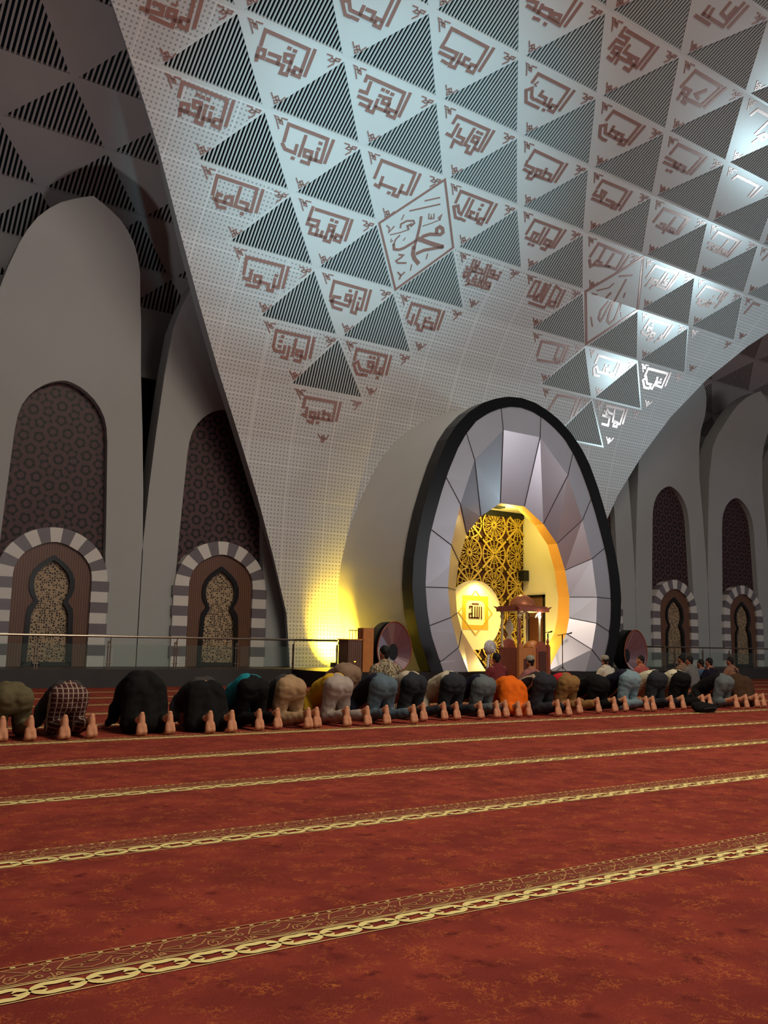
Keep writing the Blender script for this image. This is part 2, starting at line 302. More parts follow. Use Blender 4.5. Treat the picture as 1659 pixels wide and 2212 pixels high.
# names and corner ornaments, in metres on the unrolled sheet (across, down)
WORDS = """
78:701,680 698,652 797,652 802,710 786,710 786,696 799,697|78:809,650 812,702|78:776,705 787,705|78:755,679 772,676 773,690 759,692 755,679|78:773,689 775,716 761,717 761,702 751,702 725,703|78:725,690 747,689 748,702|78:700,689 713,688 716,703 702,704 700,689|78:702,704 704,711|-1000:758,665|-1000:771,666
78:941,663 940,654 1038,654 1045,712 1027,712 1026,699 1041,699|78:1051,652 1054,703|78:1025,706 991,706|78:999,680 1014,678 1017,691 1001,692 999,680|78:1017,689 1017,705|78:944,699 976,699 976,713 955,712|78:976,712 976,719 991,719 988,691|78:954,664 957,686 941,687|-1000:988,666|-1000:1000,666|-1000:1013,667|-1000:989,680
78:584,835 582,808 680,809 684,868 668,867 668,854 682,853|78:693,808 695,858|78:667,860 646,860 646,873 632,872 632,843|78:643,844 644,861|78:656,846 658,860|78:616,834 631,833 633,845 619,846 616,834|78:632,843 634,860 596,860|78:593,847 608,845 609,859 595,860 593,847|78:594,860 597,870|-1000:619,820|-1000:630,821|-1000:642,821|-1000:643,835|-1000:656,834
78:828,845 824,810 922,810 928,862 901,863|78:936,810 938,859|78:911,846 914,861|78:882,849 899,848 901,861 885,862 882,849|78:901,861 902,875 885,875|78:871,822 874,864|78:828,854 837,862 862,863 860,847|-1000:910,824|-1000:911,837|-1000:862,875
78:1070,852 1068,811 1164,811 1168,863 1150,863|78:1178,811 1179,860|78:1147,848 1148,876 1134,876 1134,862 1092,862|78:1089,847 1091,870 1080,868|-1000:1122,875
78:1058,516 1056,493 1155,494 1159,554 1144,555 1143,540 1154,539|78:1169,492 1170,543|78:1142,547 1113,547|78:1132,533 1122,533 1124,545|78:1109,531 1113,561 1099,562 1097,547|78:1058,524 1058,534 1099,532 1100,546 1062,546|-1000:1079,559|-1000:1089,560
78:1186,670 1186,654 1282,654 1286,706 1274,706|78:1295,653 1296,704|78:1255,680 1270,679 1271,692 1256,692 1255,680|78:1271,690 1272,720 1258,720 1257,706 1244,706 1244,666|-1000:1258,668|-1000:1269,668|78:1212,678 1214,694 1233,694 1235,708 1212,706 1215,722|78:1200,671 1201,700 1187,699
78:1306,840 1304,812 1406,812 1408,870 1395,870 1395,858 1407,856|78:1420,812 1420,861|78:1395,865 1352,863 1350,823|78:1382,849 1385,861|78:1370,850 1361,850 1364,862|78:1337,822 1338,864 1328,861 1317,847 1307,853 1326,876 1337,876|-1000:1382,825|-1000:1381,837|-1000:1344,875|-1000:1354,876
78:717,1005 714,965 810,965 814,1017 774,1016 773,975|78:824,965 826,1014|78:784,1003 801,1003 802,1017|-1000:795,1028|78:736,1002 728,1001 728,1015 765,1016 762,999 748,1002 748,1016|78:722,1014 728,1017 737,1029 753,1027
78:964,967 1051,966 1053,1023 1037,1022 1037,1009 1050,1010|78:1062,966 1065,1014|78:1011,992 1025,991 1025,1004 1012,1004 1011,992|78:1026,1003 1027,1030 1012,1030 1012,1012|78:1026,1015 1037,1016|78:1013,1023 969,1024 968,1008|78:999,1013 999,1022|78:986,1012 986,1023|78:954,966 955,1005 982,1005 981,991 955,993|-1000:1012,979|-1000:1025,980
78:843,1158 839,1120 935,1118 937,1169 925,1169|78:948,1118 949,1166|78:923,1153 925,1181 912,1181 911,1168 889,1167|78:872,1156 887,1155 888,1169 873,1169 872,1156|78:888,1168 887,1181 858,1182|78:860,1148 861,1170 846,1168|-1000:924,1143
78:1080,1157 1077,1119 1172,1119 1175,1169 1163,1169|78:1185,1118 1188,1167|78:1161,1155 1163,1182 1150,1181 1147,1130|-1000:1162,1143|78:1122,1143 1136,1142 1136,1156 1123,1156 1122,1143|78:1139,1154 1137,1169 1089,1167|-1000:1129,1131|78:1106,1154 1089,1155 1089,1167 1083,1166|78:1086,1168 1096,1181 1120,1182
78:1316,1158 1316,1120 1410,1119 1412,1170 1377,1170|78:1423,1119 1423,1166|78:1373,1148 1374,1182 1360,1181 1360,1170 1347,1168 1347,1130|78:1376,1155 1400,1155 1401,1170|-1000:1385,1144|78:1334,1148 1335,1171 1324,1167
78:964,1303 963,1271 1056,1270 1057,1322 1046,1320|78:1069,1269 1070,1317|78:1030,1307 1045,1307 1044,1319 1030,1318 1030,1307|78:1045,1318 1045,1333 1030,1332|78:1021,1282 1020,1321|78:1007,1304 1007,1332 992,1331|78:964,1310 970,1319 995,1319 995,1305|-1000:983,1282|-1000:981,1294|-1000:981,1307
78:1198,1297 1198,1270 1293,1270 1292,1319 1268,1319 1269,1280|78:1306,1269 1305,1316|78:1283,1305 1282,1318|-1000:1280,1331|78:1242,1295 1257,1294 1258,1307 1244,1307 1242,1295|78:1258,1305 1257,1320 1222,1319 1210,1301 1199,1309 1215,1332 1229,1332|-1000:1244,1282|-1000:1256,1282|-1000:1234,1331|-1000:1244,1331
78:1080,1443 1081,1418 1173,1417 1171,1465 1106,1466|78:1186,1416 1183,1462|78:1142,1445 1142,1464|78:1141,1450 1160,1451 1159,1464|78:1128,1451 1127,1464|78:1103,1453 1117,1453 1116,1466 1103,1465 1103,1453|78:1115,1466 1113,1479 1100,1477|78:1091,1445 1091,1466 1082,1463|-1000:1128,1477
62:1441,963 1443,991 1431,991 1431,986|62:1450,963 1452,975 1463,975 1461,963|62:1459,975 1458,982|62:1450,982 1461,981 1462,992 1451,992 1450,982|62:1451,992 1493,991 1490,964|62:1469,981 1482,981 1484,991|62:1500,963 1502,993|62:1509,974 1520,973 1522,984 1511,984 1509,974|62:1522,982 1522,993 1509,992|62:1526,984 1541,982 1542,993 1528,992|-1000:1540,973|62:1430,1000 1443,999 1444,1009 1433,1011 1430,1000|62:1434,1012 1438,1015|62:1450,998 1449,1021|62:1457,1018 1458,1029 1453,1032|62:1478,1009 1465,1010 1466,1018 1478,1017 1480,1026 1459,1027|-1000:1470,1001|62:1486,1001 1488,1010 1499,1009 1496,999|62:1494,1010 1496,1014|62:1488,1016 1497,1015 1500,1025 1488,1026 1488,1016|62:1506,999 1507,1027|62:1513,1009 1526,1008 1528,1018 1515,1018 1513,1009|62:1527,1017 1529,1025 1515,1026
78:1305,515 1305,495 1402,495 1405,555 1390,555 1390,542 1402,541|78:1417,494 1417,544|78:1389,548 1343,547|78:1378,532 1381,547|78:1344,525 1344,534 1364,534 1368,546|78:1335,548 1328,546 1314,528 1304,538 1323,561 1361,561|38:1318,511 1314,518 1320,520|-1000:1378,560
78:1429,676 1428,654 1525,656 1528,706 1473,709|78:1538,654 1540,702|78:1492,684 1497,707|78:1496,691 1515,692 1518,704|78:1468,693 1483,692 1486,705 1472,707 1468,693|78:1472,708 1470,720 1456,721 1454,708|78:1428,685 1430,694 1458,694 1460,707 1434,705
78:548,641 555,709 540,709 539,694 553,693|78:562,637 567,699|78:512,687 526,686 527,699 512,700 512,687|78:528,698 528,715 486,714|78:530,702 539,700|78:484,688 501,688 502,702 465,706|78:474,686 476,708|34:514,677 522,677 522,669
78:906,480 912,554 898,554 896,540 908,540|78:919,478 924,542|78:895,548 837,548 826,533 813,539 832,560 841,560|78:859,532 860,546|78:869,533 886,532 887,545|-1000:850,559|-1000:859,559
78:1274,320 1278,388 1182,386|78:1291,333 1290,383|78:1247,374 1265,371 1268,383 1251,383 1247,374|78:1220,374 1239,372 1242,384|78:1211,372 1213,387|78:1175,376 1198,372 1201,386|-1000:1213,400|-1000:1223,399|-1000:1244,400
78:1437,332 1524,332 1524,386 1510,386|78:1536,331 1537,383|78:1496,371 1511,370 1514,384 1496,384 1496,371|78:1511,385 1511,400 1495,399|78:1466,356 1466,371 1487,371 1488,385 1463,385 1465,399|78:1436,371 1453,369 1456,382 1438,383 1436,371|78:1452,382 1452,398 1438,396|78:1426,330 1427,346 1452,344 1453,358 1426,358 1425,378
78:1551,516 1551,493 1648,494 1649,552 1633,554 1634,541 1646,540|78:1662,493 1661,544|78:1633,547 1574,546 1560,528 1548,536 1567,559 1583,562|-1000:1590,561|78:1583,525 1586,542|78:1586,533 1606,533 1610,546|78:1611,533 1625,532 1628,545
78:1795,521 1794,493 1894,492 1892,546 1799,547|78:1908,492 1905,544|78:1793,534 1829,535 1835,545|78:1831,536 1848,536 1851,547 1836,545 1831,536|78:1851,535 1872,536 1875,548|-1000:1827,562|-1000:1841,561
78:1672,374 1674,332 1776,333 1764,391 1705,393|78:1789,332 1778,388|78:1684,374 1704,373 1705,387 1686,386 1684,374|78:1686,388 1689,401|-1000:1707,402|-1000:1717,403|78:1742,357 1725,374 1740,379
78:1642,168 1644,225 1572,226|78:1657,169 1658,220|78:1571,209 1573,226|78:1585,209 1590,224|78:1610,182 1612,206 1634,209 1633,183|78:1560,237 1606,237
78:2043,508 2046,496 2139,496 2143,528|78:2156,495 2155,528
78:1922,352 1926,336 1989,335|78:1984,384 1988,344|78:1999,386 2008,375 2024,379 2022,390 1999,386|78:2000,405 2005,390
78:1553,852 1554,813 1651,813 1651,864 1641,864|78:1665,811 1661,862|78:1623,850 1641,850 1641,863 1623,862 1623,850|78:1639,863 1638,876 1623,875|78:1613,823 1612,866|78:1598,824 1601,865 1584,865 1589,844 1573,844 1575,864 1559,863|-1000:1579,876|-1000:1592,876
78:1670,675 1669,654 1756,653|78:1764,655 1769,707 1755,708 1755,696 1770,695|78:1778,652 1783,704|78:1722,694 1747,694 1749,706 1678,706|78:1673,685 1673,695 1697,694 1690,678 1705,679 1707,703
78:1916,698 1916,657 2016,654 2018,706 1985,706|78:2023,654 2027,703|78:1989,697 2003,697 2007,707 1990,707 1989,697|78:1976,668 1975,716|78:1946,696 1962,695 1965,708 1937,706
78:2156,678 2155,655 2252,655 2256,709 2215,708 2215,667|78:2266,655 2266,708|78:2226,696 2245,696 2249,706 2231,706 2226,696|78:2183,696 2204,695 2206,709 2167,707|78:2156,694 2179,695 2184,708
78:2034,853 2036,812 2131,811 2131,865 2090,864 2091,822|78:2143,810 2140,860|78:2104,823 2105,853 2120,853 2117,847 2104,848|-1000:2116,838|78:2063,850 2080,849 2082,863 2061,861 2063,850|78:2054,851 2051,875|78:2082,863 2073,877
78:2272,853 2275,814 2360,813 2361,837|78:2371,812 2374,842|78:2384,812 2374,866|78:2359,857 2286,860|-1000:2338,836|-1000:2333,850|78:2296,862 2289,870 2310,876 2325,868|78:2327,860 2342,859 2345,870 2330,870 2327,860
78:2513,850 2517,811 2548,811|78:2402,676 2404,656
78:1794,850 1795,811 1905,813 1908,860 1874,860|78:1923,813 1920,861|78:1827,820 1829,852|78:1866,824 1865,860|78:1800,862 1816,877 1821,870 1824,857 1844,857|78:1825,869 1878,860
73:1664,1000 1665,965 1683,964 1684,1003|73:1665,1010 1693,1007 1697,999|73:1691,1014 1703,1015 1695,1005|73:1702,964 1703,1002|73:1710,965 1713,1013|73:1721,962 1721,1015|73:1742,962 1743,1016 1740,1028 1682,1027|73:1750,1005 1769,1004 1771,1018 1753,1018 1750,1005|73:1742,961 1767,967 1767,1004|73:1780,965 1783,1014
78:2147,997 2148,968 2242,964 2238,1015 2230,1015|78:2255,964 2251,1007|78:2232,1004 2229,1020 2223,1027|78:2184,1003 2200,1002 2203,1017 2188,1016 2184,1003|78:2203,1018 2199,1028 2187,1028|78:2161,991 2176,990 2177,1003 2163,1002 2161,991|78:2178,1002 2175,1017 2149,1014 2145,1009|-1000:2170,979
78:1794,1166 1789,1123 1886,1117 1887,1167|78:1898,1118 1899,1163|78:1861,1129 1863,1164|78:1867,1163 1880,1161 1884,1171 1874,1171 1867,1163|78:1875,1173 1803,1178
78:2027,1142 2027,1118 2121,1119 2118,1170 2105,1168 2106,1160 2119,1161|78:2132,1128 2134,1162|78:2106,1166 2051,1166 2037,1151 2030,1159 2042,1179 2063,1178|78:2071,1151 2073,1164|78:2094,1151 2082,1151 2087,1164|-1000:2072,1141|-1000:2090,1141
78:2256,1139 2256,1115 2352,1114 2352,1162 2316,1159|78:2364,1111 2366,1152|78:2316,1143 2312,1174 2298,1172 2300,1162 2280,1162 2264,1144 2256,1155 2275,1176 2297,1176|78:2338,1148 2322,1149 2326,1161|-1000:2314,1136|-1000:2333,1138
78:2144,1280 2146,1263 2229,1262 2228,1310|78:2241,1260 2240,1305|78:2186,1271 2192,1307 2222,1311|78:2198,1306 2215,1308 2217,1321 2201,1321 2198,1306|78:2145,1275 2148,1271 2166,1283 2183,1284|78:2145,1275 2159,1295 2172,1297|78:2141,1295 2173,1297 2177,1323 2149,1322
78:1909,1313 1928,1266 2013,1263 2008,1324|78:2031,1263 2024,1313
57:1247,800 1134,951 1254,1097 1364,950 1247,800|91:1296,926 1292,918 1297,911 1307,913 1314,922 1310,929 1280,937 1266,947 1260,958|115:1259,957 1297,958 1329,957|79:1333,957 1305,970 1284,980 1270,992|70:1235,905 1242,923 1248,943 1252,963 1255,982|110:1254,982 1259,997 1269,1007 1283,1014|69:1255,958 1241,975 1227,990 1215,998 1202,1000 1196,990|37:1196,991 1195,976 1201,964|32:1224,863 1257,844|36:1198,898 1266,859|22:1251,923 1268,911 1288,894|33:1281,891 1286,881 1288,894 1281,891|29:1251,890 1256,901 1262,900 1258,890 1264,899 1270,896 1264,886|44:1194,944 1191,936 1202,924 1219,918 1225,923 1220,933|51:1218,928 1210,935 1217,942|26:1218,943 1200,956 1176,969|36:1157,951 1166,954 1169,965 1176,948|26:1187,913 1187,925|22:1183,978 1185,985 1189,981|23:1219,965 1217,972|46:1223,1009 1234,1007 1231,1014 1221,1026 1228,1030 1250,1024|31:1300,986 1302,998|28:1269,1024 1272,1038|46:1241,1053 1252,1058 1252,1067|39:1252,1058 1258,1048
75:1974,802 1852,948 1959,1094 2080,951 1974,802|81:2003,951 2010,976 2014,1000 2004,1015 1990,1010 1982,990 1975,954|56:1975,954 1966,879|70:1967,956 1965,980 1966,1006 1964,1016 1952,1010 1944,986 1954,957|47:1935,875 1976,861|34:1890,935 1925,916 1931,901|37:1880,948 1897,947|67:1938,944 1942,931|49:1998,928 1994,917|36:1923,1015 1945,1038|37:2024,976 2034,984
"""
MOTIF = {'motifTL': [[(0.233, 0.068), (0.322, 0.072), (0.376, 0.118), (0.291, 0.122), (0.233, 0.068)], [(0.363, 0.116), (0.441, 0.122), (0.475, 0.177), (0.393, 0.172), (0.363, 0.116)], [(0.315, 0.15), (0.423, 0.288)], [(0.407, 0.136), (0.407, 0.065), (0.531, 0.056)]], 'motifTR': [[(-0.094, 0.075), (-0.194, 0.085), (-0.196, 0.135), (-0.103, 0.128), (-0.094, 0.075)], [(-0.189, 0.132), (-0.273, 0.116), (-0.329, 0.174), (-0.247, 0.187), (-0.189, 0.132)], [(-0.398, 0.08), (-0.285, 0.077), (-0.281, 0.124)], [(-0.195, 0.166), (-0.192, 0.214), (-0.272, 0.304)]], 'motifB': [[(0.126, -0.162), (0.087, -0.224), (0.134, -0.25), (0.179, -0.215), (0.126, -0.162)], [(0.081, -0.306), (0.125, -0.339), (0.185, -0.274), (0.136, -0.247), (0.081, -0.306)], [(-0.027, -0.349), (0.052, -0.261), (0.085, -0.299)], [(0.183, -0.268), (0.222, -0.254), (0.281, -0.36)]]}
# ================================================================== floor and platform
b = MB(); b.face([(-12, -14, 0), (52, -14, 0), (52, 19.05, 0), (-12, 19.05, 0)])
floor = tag(b.build('floor', M['carpet']), kind='structure')
b = MB(); b.box((-8, 19.0, 0), (46, 24, .38)); b.build('p', M['plat'])
o = bpy.data.objects['p']; o.name = 'floor_platform'; tag(o, kind='structure')
b = MB(); b.box((10.4, 16.78, 0), (21.74, 19.1, .375)); o = b.build('trim_1', M['platb']); o['kind'] = 'structure'
# woven border stripes, one per prayer row
def stripe_mesh():
    g = MB(); g2 = MB(); P = .335; n = 128; x0 = -2.6
    fn = lambda p, off: (p[0], p[1], off)
    for k in range(n):
        ox = x0+k*P
        seg = 24
        for sgn, ph in ((1, 0), (-1, 0)):                # a chain of long pointed links
            pts = []; ws = []
            for s in range(seg+1):
                t = s/seg; a = math.sin(2*math.pi*t); f = abs(a)**.55; hf = t*2 % 1
                pts.append((ox+t*P, .064+sgn*.046*math.copysign(f, a)*(1-.25*math.sin(math.pi*hf)**6))); ws.append(.010+.018*abs(a)**.8)
            g.ribbon(pts, ws, fn, .0035, 0)
        for q in (.25, .75):                             # the leaf tips where two links meet
            cx = ox+(q+.25)*P
            for sx in (-1, 1):
                for sy in (-1, 1): g.ribbon([(cx+sx*.006, .064+sy*.004), (cx+sx*.035, .064+sy*.020), (cx+sx*.05, .064+sy*.006)], [.006, .016, .004], fn, .004, 0)
        for pl in PAISLEY: g2.ribbon([(ox+.08+u, v) for u, v in pl], .0055, fn, .0035, 0)
        for cx, cy in ((.013, .269), (.006, .214), (.034, .165), (-.028, .17), (.002, .140), (-.036, .222)):
            g2.ribbon([(ox+.08+cx+.011*math.cos(a), cy+.011*math.sin(a)) for a in [2*math.pi*q/7 for q in range(8)]], .006, fn, .0036, 0)
        for q in range(6):
            cx = ox+q*P/6; g.ribbon([(cx-.008, .289), (cx+.008, .289)], .010, fn, .0035, 0)
    X0, X1 = x0, x0+n*P
    g3 = MB(); g3.ribbon([(X0, .209), (X1, .209)], .128, fn, .0018, 0); g3.build('stripe_ground', M['bandfill'], floor)
    for v, w in ((.004, .005), (.126, .006), (.138, .004)): g.ribbon([(X0, v), (X1, v)], w, fn, .003, 0)
    for v, w in ((.275, .006), (.303, .007)): g2.ribbon([(X0, v), (X1, v)], w, fn, .003, 0)
    return g, g2
PAISLEY = [[(.033, .202), (.07, .26), (.141, .288), (.216, .27), (.266, .229), (.294, .204)], [(.033, .202), (.084, .161), (.154, .147), (.229, .151), (.286, .195)],
 [(.284, .202), (.251, .211), (.215, .206), (.202, .175), (.211, .155), (.235, .163), (.242, .187), (.232, .199), (.22, .182)], [(.056, .213), (.117, .214), (.166, .242), (.194, .265)],
 [(.047, .209), (.134, .171), (.184, .191), (.22, .235)], [(.106, .192), (.128, .225), (.175, .223)], [(-.045, .199), (-.008, .227), (.01, .251)], [(.01, .184), (.013, .146), (.031, .159), (.042, .172), (.031, .183)]]
g, g2 = stripe_mesh()
s1 = g.build('chain_border', M['thread'], floor); s2 = g2.build('paisley_border', M['thread2'], floor)
for k in range(10):
    for s in (s1, s2, bpy.data.objects['stripe_ground']):
        o = s if k == 0 else s.copy()
        if k: COL.objects.link(o)
        o.location = (0, 2.857+1.604*k, 0)
# ================================================================== the great leg: ceiling that sweeps down to the qibla wall
PROF = [(.547, .912), (.640, .878), (.731, .840), (.820, .793), (.907, .747), (.9895, .692), (1.0605, .629), (1.124, .5597), (1.1743, .481), (1.21, .398), (1.235, .311), (1.249, .222), (1.2535, .132), (1.255, .042), (1.255, -.0417)]
class Sheet:
    def __init__(s, prof):
        s.p = prof; s.V = [0]
        for a, c in zip(prof, prof[1:]): s.V.append(s.V[-1]+math.hypot(c[0]-a[0], c[1]-a[1]))
    def __call__(s, q, off=0):
        x, v = q[0], q[1]; k = 0
        while k < len(s.p)-2 and v > s.V[k+1]: k += 1
        t = (v-s.V[k])/(s.V[k+1]-s.V[k]); (y0, z0), (y1, z1) = s.p[k], s.p[k+1]; L = s.V[k+1]-s.V[k]
        ny, nz = (z1-z0)/L, -(y1-y0)/L
        return (x, y0+(y1-y0)*t+ny*off, z0+(z1-z0)*t+nz*off)
LEG = Sheet([(y*XM, z*XM+EYE) for y, z in PROF])
EDGE = [(0, -1.15), (4.5, 2.18), (7.14, 4.1), (8.18, 4.86), (9.57, 5.82), (11.42, 6.94), (13.14, 7.93), (14.57, 8.70), (15.84, 9.39), (17.17, 9.98), (18.31, 10.38), (19.23, 10.69), (19.92, 10.88), (21.3, 11.0)]
def lerp(tab, v):
    for (a, x), (c, y) in zip(tab, tab[1:]):
        if v <= c: return x+(y-x)*(v-a)/(c-a)
    return tab[-1][1]
SJ = {-4: .158, -3: .1565, -2: .1548, -1: .153, 0: .1513, 1: .1499, 2: .1485, 3: .147, 4: .1457, 5: .1447}
def LX(i, j): return XM*(1+(i-4+j/2)*SJ[j])
def slat_tri(wb, sb, vb, sheet, A, Lp, Rp, mg, pitch, mw, ms, mv):   # A apex, Lp/Rp base; a white rim, then slats over a dark void
    a, l, r = Vector(A), Vector(Lp), Vector(Rp)
    def inset(p, q, s):
        def ln(u, w):
            d = (w-u).normalized(); n = Vector((-d.y, d.x)); c = (a+l+r)/3
            if n.dot(c-u) < 0: n = -n
            return u+n*mg, d
        (p1, d1), (p2, d2) = ln(q, p), ln(q, s); cr = d1.x*d2.y-d1.y*d2.x
        t = ((p2-p1).x*d2.y-(p2-p1).y*d2.x)/cr; return p1+d1*t
    ai, li, ri = inset(l, a, r), inset(a, l, r), inset(a, r, l)
    for p, q, pi, qi in ((a, l, ai, li), (l, r, li, ri), (r, a, ri, ai)):
        wb.face([sheet(p), sheet(q), sheet(qi), sheet(pi)], mw, [tuple(p), tuple(q), tuple(qi), tuple(pi)])
        wb.face([sheet(pi), sheet(qi), sheet(qi, -.10), sheet(pi, -.10)], mw)
    vb.face([sheet(a, -.16), sheet(l, -.16), sheet(r, -.16)], mv)
    n = int((ri.x-li.x)/pitch)
    def top(x):
        if x <= ai.x: return li.y+(ai.y-li.y)*(x-li.x)/(ai.x-li.x)
        return ri.y+(ai.y-ri.y)*(x-ri.x)/(ai.x-ri.x)
    for k in range(n):
        x = li.x+(k+.5)*(ri.x-li.x)/n; w = pitch*.225; x0, x1 = x-w, x+w; bt = li.y+(ri.y-li.y)*.5
        if x0 < ai.x < x1: tp = [(x0, top(x0)), (ai.x, ai.y), (x1, top(x1))]
        else: tp = [(x0, top(x0)), (x1, top(x1))]
        if min(bt-t[1] for t in tp) < .0: continue
        pts = tp+[(x1, bt), (x0, bt)]
        sb.face([sheet(p, -.012) for p in pts], ms)
        for p, q in (((x0, top(x0)), (x0, bt)), ((x1, bt), (x1, top(x1)))):
            sb.face([sheet(p, -.012), sheet(q, -.012), sheet(q, -.04), sheet(p, -.04)], ms)
EXC = {(1, 1), (4, 1), (2, 2), (1, 3), (2, 3), (0, 4), (1, 4), (2, 4)}
wb, sb, vb, eb = MB(), MB(), MB(), MB()
TH = lambda v: .12 if v < 8 else (min(.34, .12+(v-8)*.06) if v < 17 else .16)
for k in range(len(PROF)-1):
    j = k-4; v0, v1 = LEG.V[k], LEG.V[k+1]
    xl0, xl1 = lerp(EDGE, v0), lerp(EDGE, v1); xr0, xr1 = 2*XM-xl0, 2*XM-xl1
    def F(pts, m):
        q = []
        for p in pts:
            if not q or (abs(p[0]-q[-1][0])+abs(p[1]-q[-1][1])) > 1e-6: q.append(p)
        wb.face([LEG(p) for p in q], m, [tuple(p) for p in q])
    if j <= 4:
        tri = [i for i in range(-1, 8-j) if (i, j) not in EXC]
        i0 = tri[0]
        F([(xl0, v0), (LX(i0+1, j), v0), (LX(i0, j+1), v1), (xl1, v1)], 1)
        for n_, i in enumerate(tri):
            A, Lp, Rp = (LX(i+1, j), v0), (LX(i, j+1), v1), (LX(i+1, j+1), v1)
            slat_tri(wb, sb, vb, LEG, A, Lp, Rp, .05, .078, 0, 0, 0)
            if n_+1 < len(tri):
                i2 = tri[n_+1]; A2, L2 = (LX(i2+1, j), v0), (LX(i2, j+1), v1)
                if i2 == i+1: F([A, A2, Rp], 0)
                else: F([A, A2, L2, Rp], 1 if j >= 2 else 0)
        i9 = tri[-1]
        F([(LX(i9+1, j), v0), (xr0, v0), (xr1, v1), (LX(i9+1, j+1), v1)], 1)
    else:
        n = 3
        F([(xl0, v0), (xr0, v0), (xr1, v1), (xl1, v1)], 1)
    for s, x0, x1 in ((1, xl0, xl1), (-1, xr0, xr1)):     # the thickness of the leg along its two free edges
        p0, p1 = LEG((x0, v0)), LEG((x1, v1)); eb.face([p0, p1, (p1[0]+s*.02, p1[1]+TH(v1), p1[2]+.05), (p0[0]+s*.02, p0[1]+TH(v0), p0[2]+.05)])
leg = thing('ceiling', (XM, 20, .38), None, None, kind='structure')
wb.build('ceiling_panel', [M['panel'], M['perf']], leg)
sb.build('ceiling_slat', M['slat'], leg); vb.build('ceiling_void', M['void'], leg); eb.build('ceiling_edge', M['edge'], leg)
# names in square script
def subdiv(pts):
    out = [pts[0]]
    for p, q in zip(pts, pts[1:]):
        cuts = sorted([t for t in [(V-p[1])/(q[1]-p[1]) if abs(q[1]-p[1]) > 1e-6 else -1 for V in LEG.V] if .001 < t < .999])
        for t in cuts: out.append((p[0]+(q[0]-p[0])*t, p[1]+(q[1]-p[1])*t))
        out.append(q)
    return out
for line in WORDS.strip().split('\n'):
    b = MB()
    for st in line.split('|'):
        w, pl = st.split(':'); w = int(w)/1000; pts = [tuple(int(x)/100 for x in t.split(',')) for t in pl.split()]
        if len(pts) == 1: b.ribbon([(pts[0][0]-.012, pts[0][1]), (pts[0][0]+.012, pts[0][1])], .072, LEG, .012, .02)
        else: b.ribbon(subdiv(pts), w, LEG, .012, .02)
    b.build('calligraphy', M['letter'], leg)
NOM = {(1, 2), (4, 2), (2, 3), (1, 4), (2, 4)}
for j in range(-3, 6):
    for i in range(-1, 8-j+1):
        if (i, j) in NOM or (j == 5 and i != -1): continue
        if j == 4 and i > 4: continue
        b = MB()
        for key, (ci, cj) in (('motifTL', (i, j)), ('motifTR', (i+1, j)), ('motifB', (i, j+1))):
            cx = LX(ci, cj) if cj <= 5 else LX(0, 5)-.03+(i*0)-XM*.0724; cy = LEG.V[cj+4]
            for pl in MOTIF[key]: b.ribbon([(cx+u, cy+v) for u, v in pl], .03, LEG, .012, .02)
        b.build('corner_ornament', M['letter'], leg)
# ================================================================== the dim vaults behind
def dim_vault(name, rows, xa, xb, xoff, spc):
    sh = Sheet(rows); w_, s_, v_ = MB(), MB(), MB(); J = len(rows)-1
    def X(i, j): return xoff+(i+(j % 2)*.5)*spc
    for j in range(J):
        v0, v1 = sh.V[j], sh.V[j+1]; ia = math.floor((xa-xoff)/spc)-1; ib = math.ceil((xb-xoff)/spc)+1
        for i in range(ia, ib):
            off = 0 if j % 2 == 0 else 1
            A = (X(i, j), v0); Lp = (A[0]-.5*spc, v1); Rp = (A[0]+.5*spc, v1); A2 = (A[0]+spc, v0)
            slat_tri(w_, s_, v_, sh, A, Lp, Rp, .05, .105, 0, 0, 0)
            w_.face([sh(A), sh(A2), sh(Rp)], 0)
    t = thing(name, (xa, rows[-1][0], rows[-1][1]), None, None, kind='structure')
    w_.build('vault_panel', M['dimpanel'], t); s_.build('vault_slat', M['dimslat'], t); v_.build('vault_void', M['void'], t)
DIM = [(14.0, 15.1), (15.6, 14.55), (17.2, 13.95), (18.75, 13.14), (20.1, 12.48), (21.2, 11.63), (22.1, 10.63), (22.6, 9.6)]
dim_vault('ceiling_left_vault', DIM, -4, 13.0, 4.37-2.45*3+1.225, 2.45)
dim_vault('ceiling_right_vault', DIM, 22.0, 46, 30.30-2.45*4-1.225, 2.45)
# ================================================================== qibla wall: white petals, lattice recesses, doors
YW = 20.8
def faceY(z):
    return lerp([(0, 20.8), (8.0, 20.8), (8.5, 20.74), (9.2, 20.5), (9.7, 20.2), (10.2, 19.95), (10.6, 19.75), (11.1, 19.55)], z)
PET = [(.38, 2.05), (3.1, 2.05), (3.3, 2.035), (4.6, 1.97), (6.0, 1.87), (7.5, 1.74), (8.7, 1.63), (9.2, 1.52), (9.7, 1.38), (10.0, 1.26), (10.28, 1.10), (10.5, .90), (10.68, .68), (10.82, .42), (10.92, .2), (11.0, 0)]
REC = [(.38, 1.2), (1.6, 1.2), (2.0, 1.2), (2.6, 1.18), (4.0, 1.12), (5.0, 1.07), (5.6, 1.04), (5.95, 1.0), (6.2, .93), (6.42, .81), (6.6, .66), (6.74, .49), (6.84, .32), (6.90, .16), (6.92, .07), (6.93, 0)]
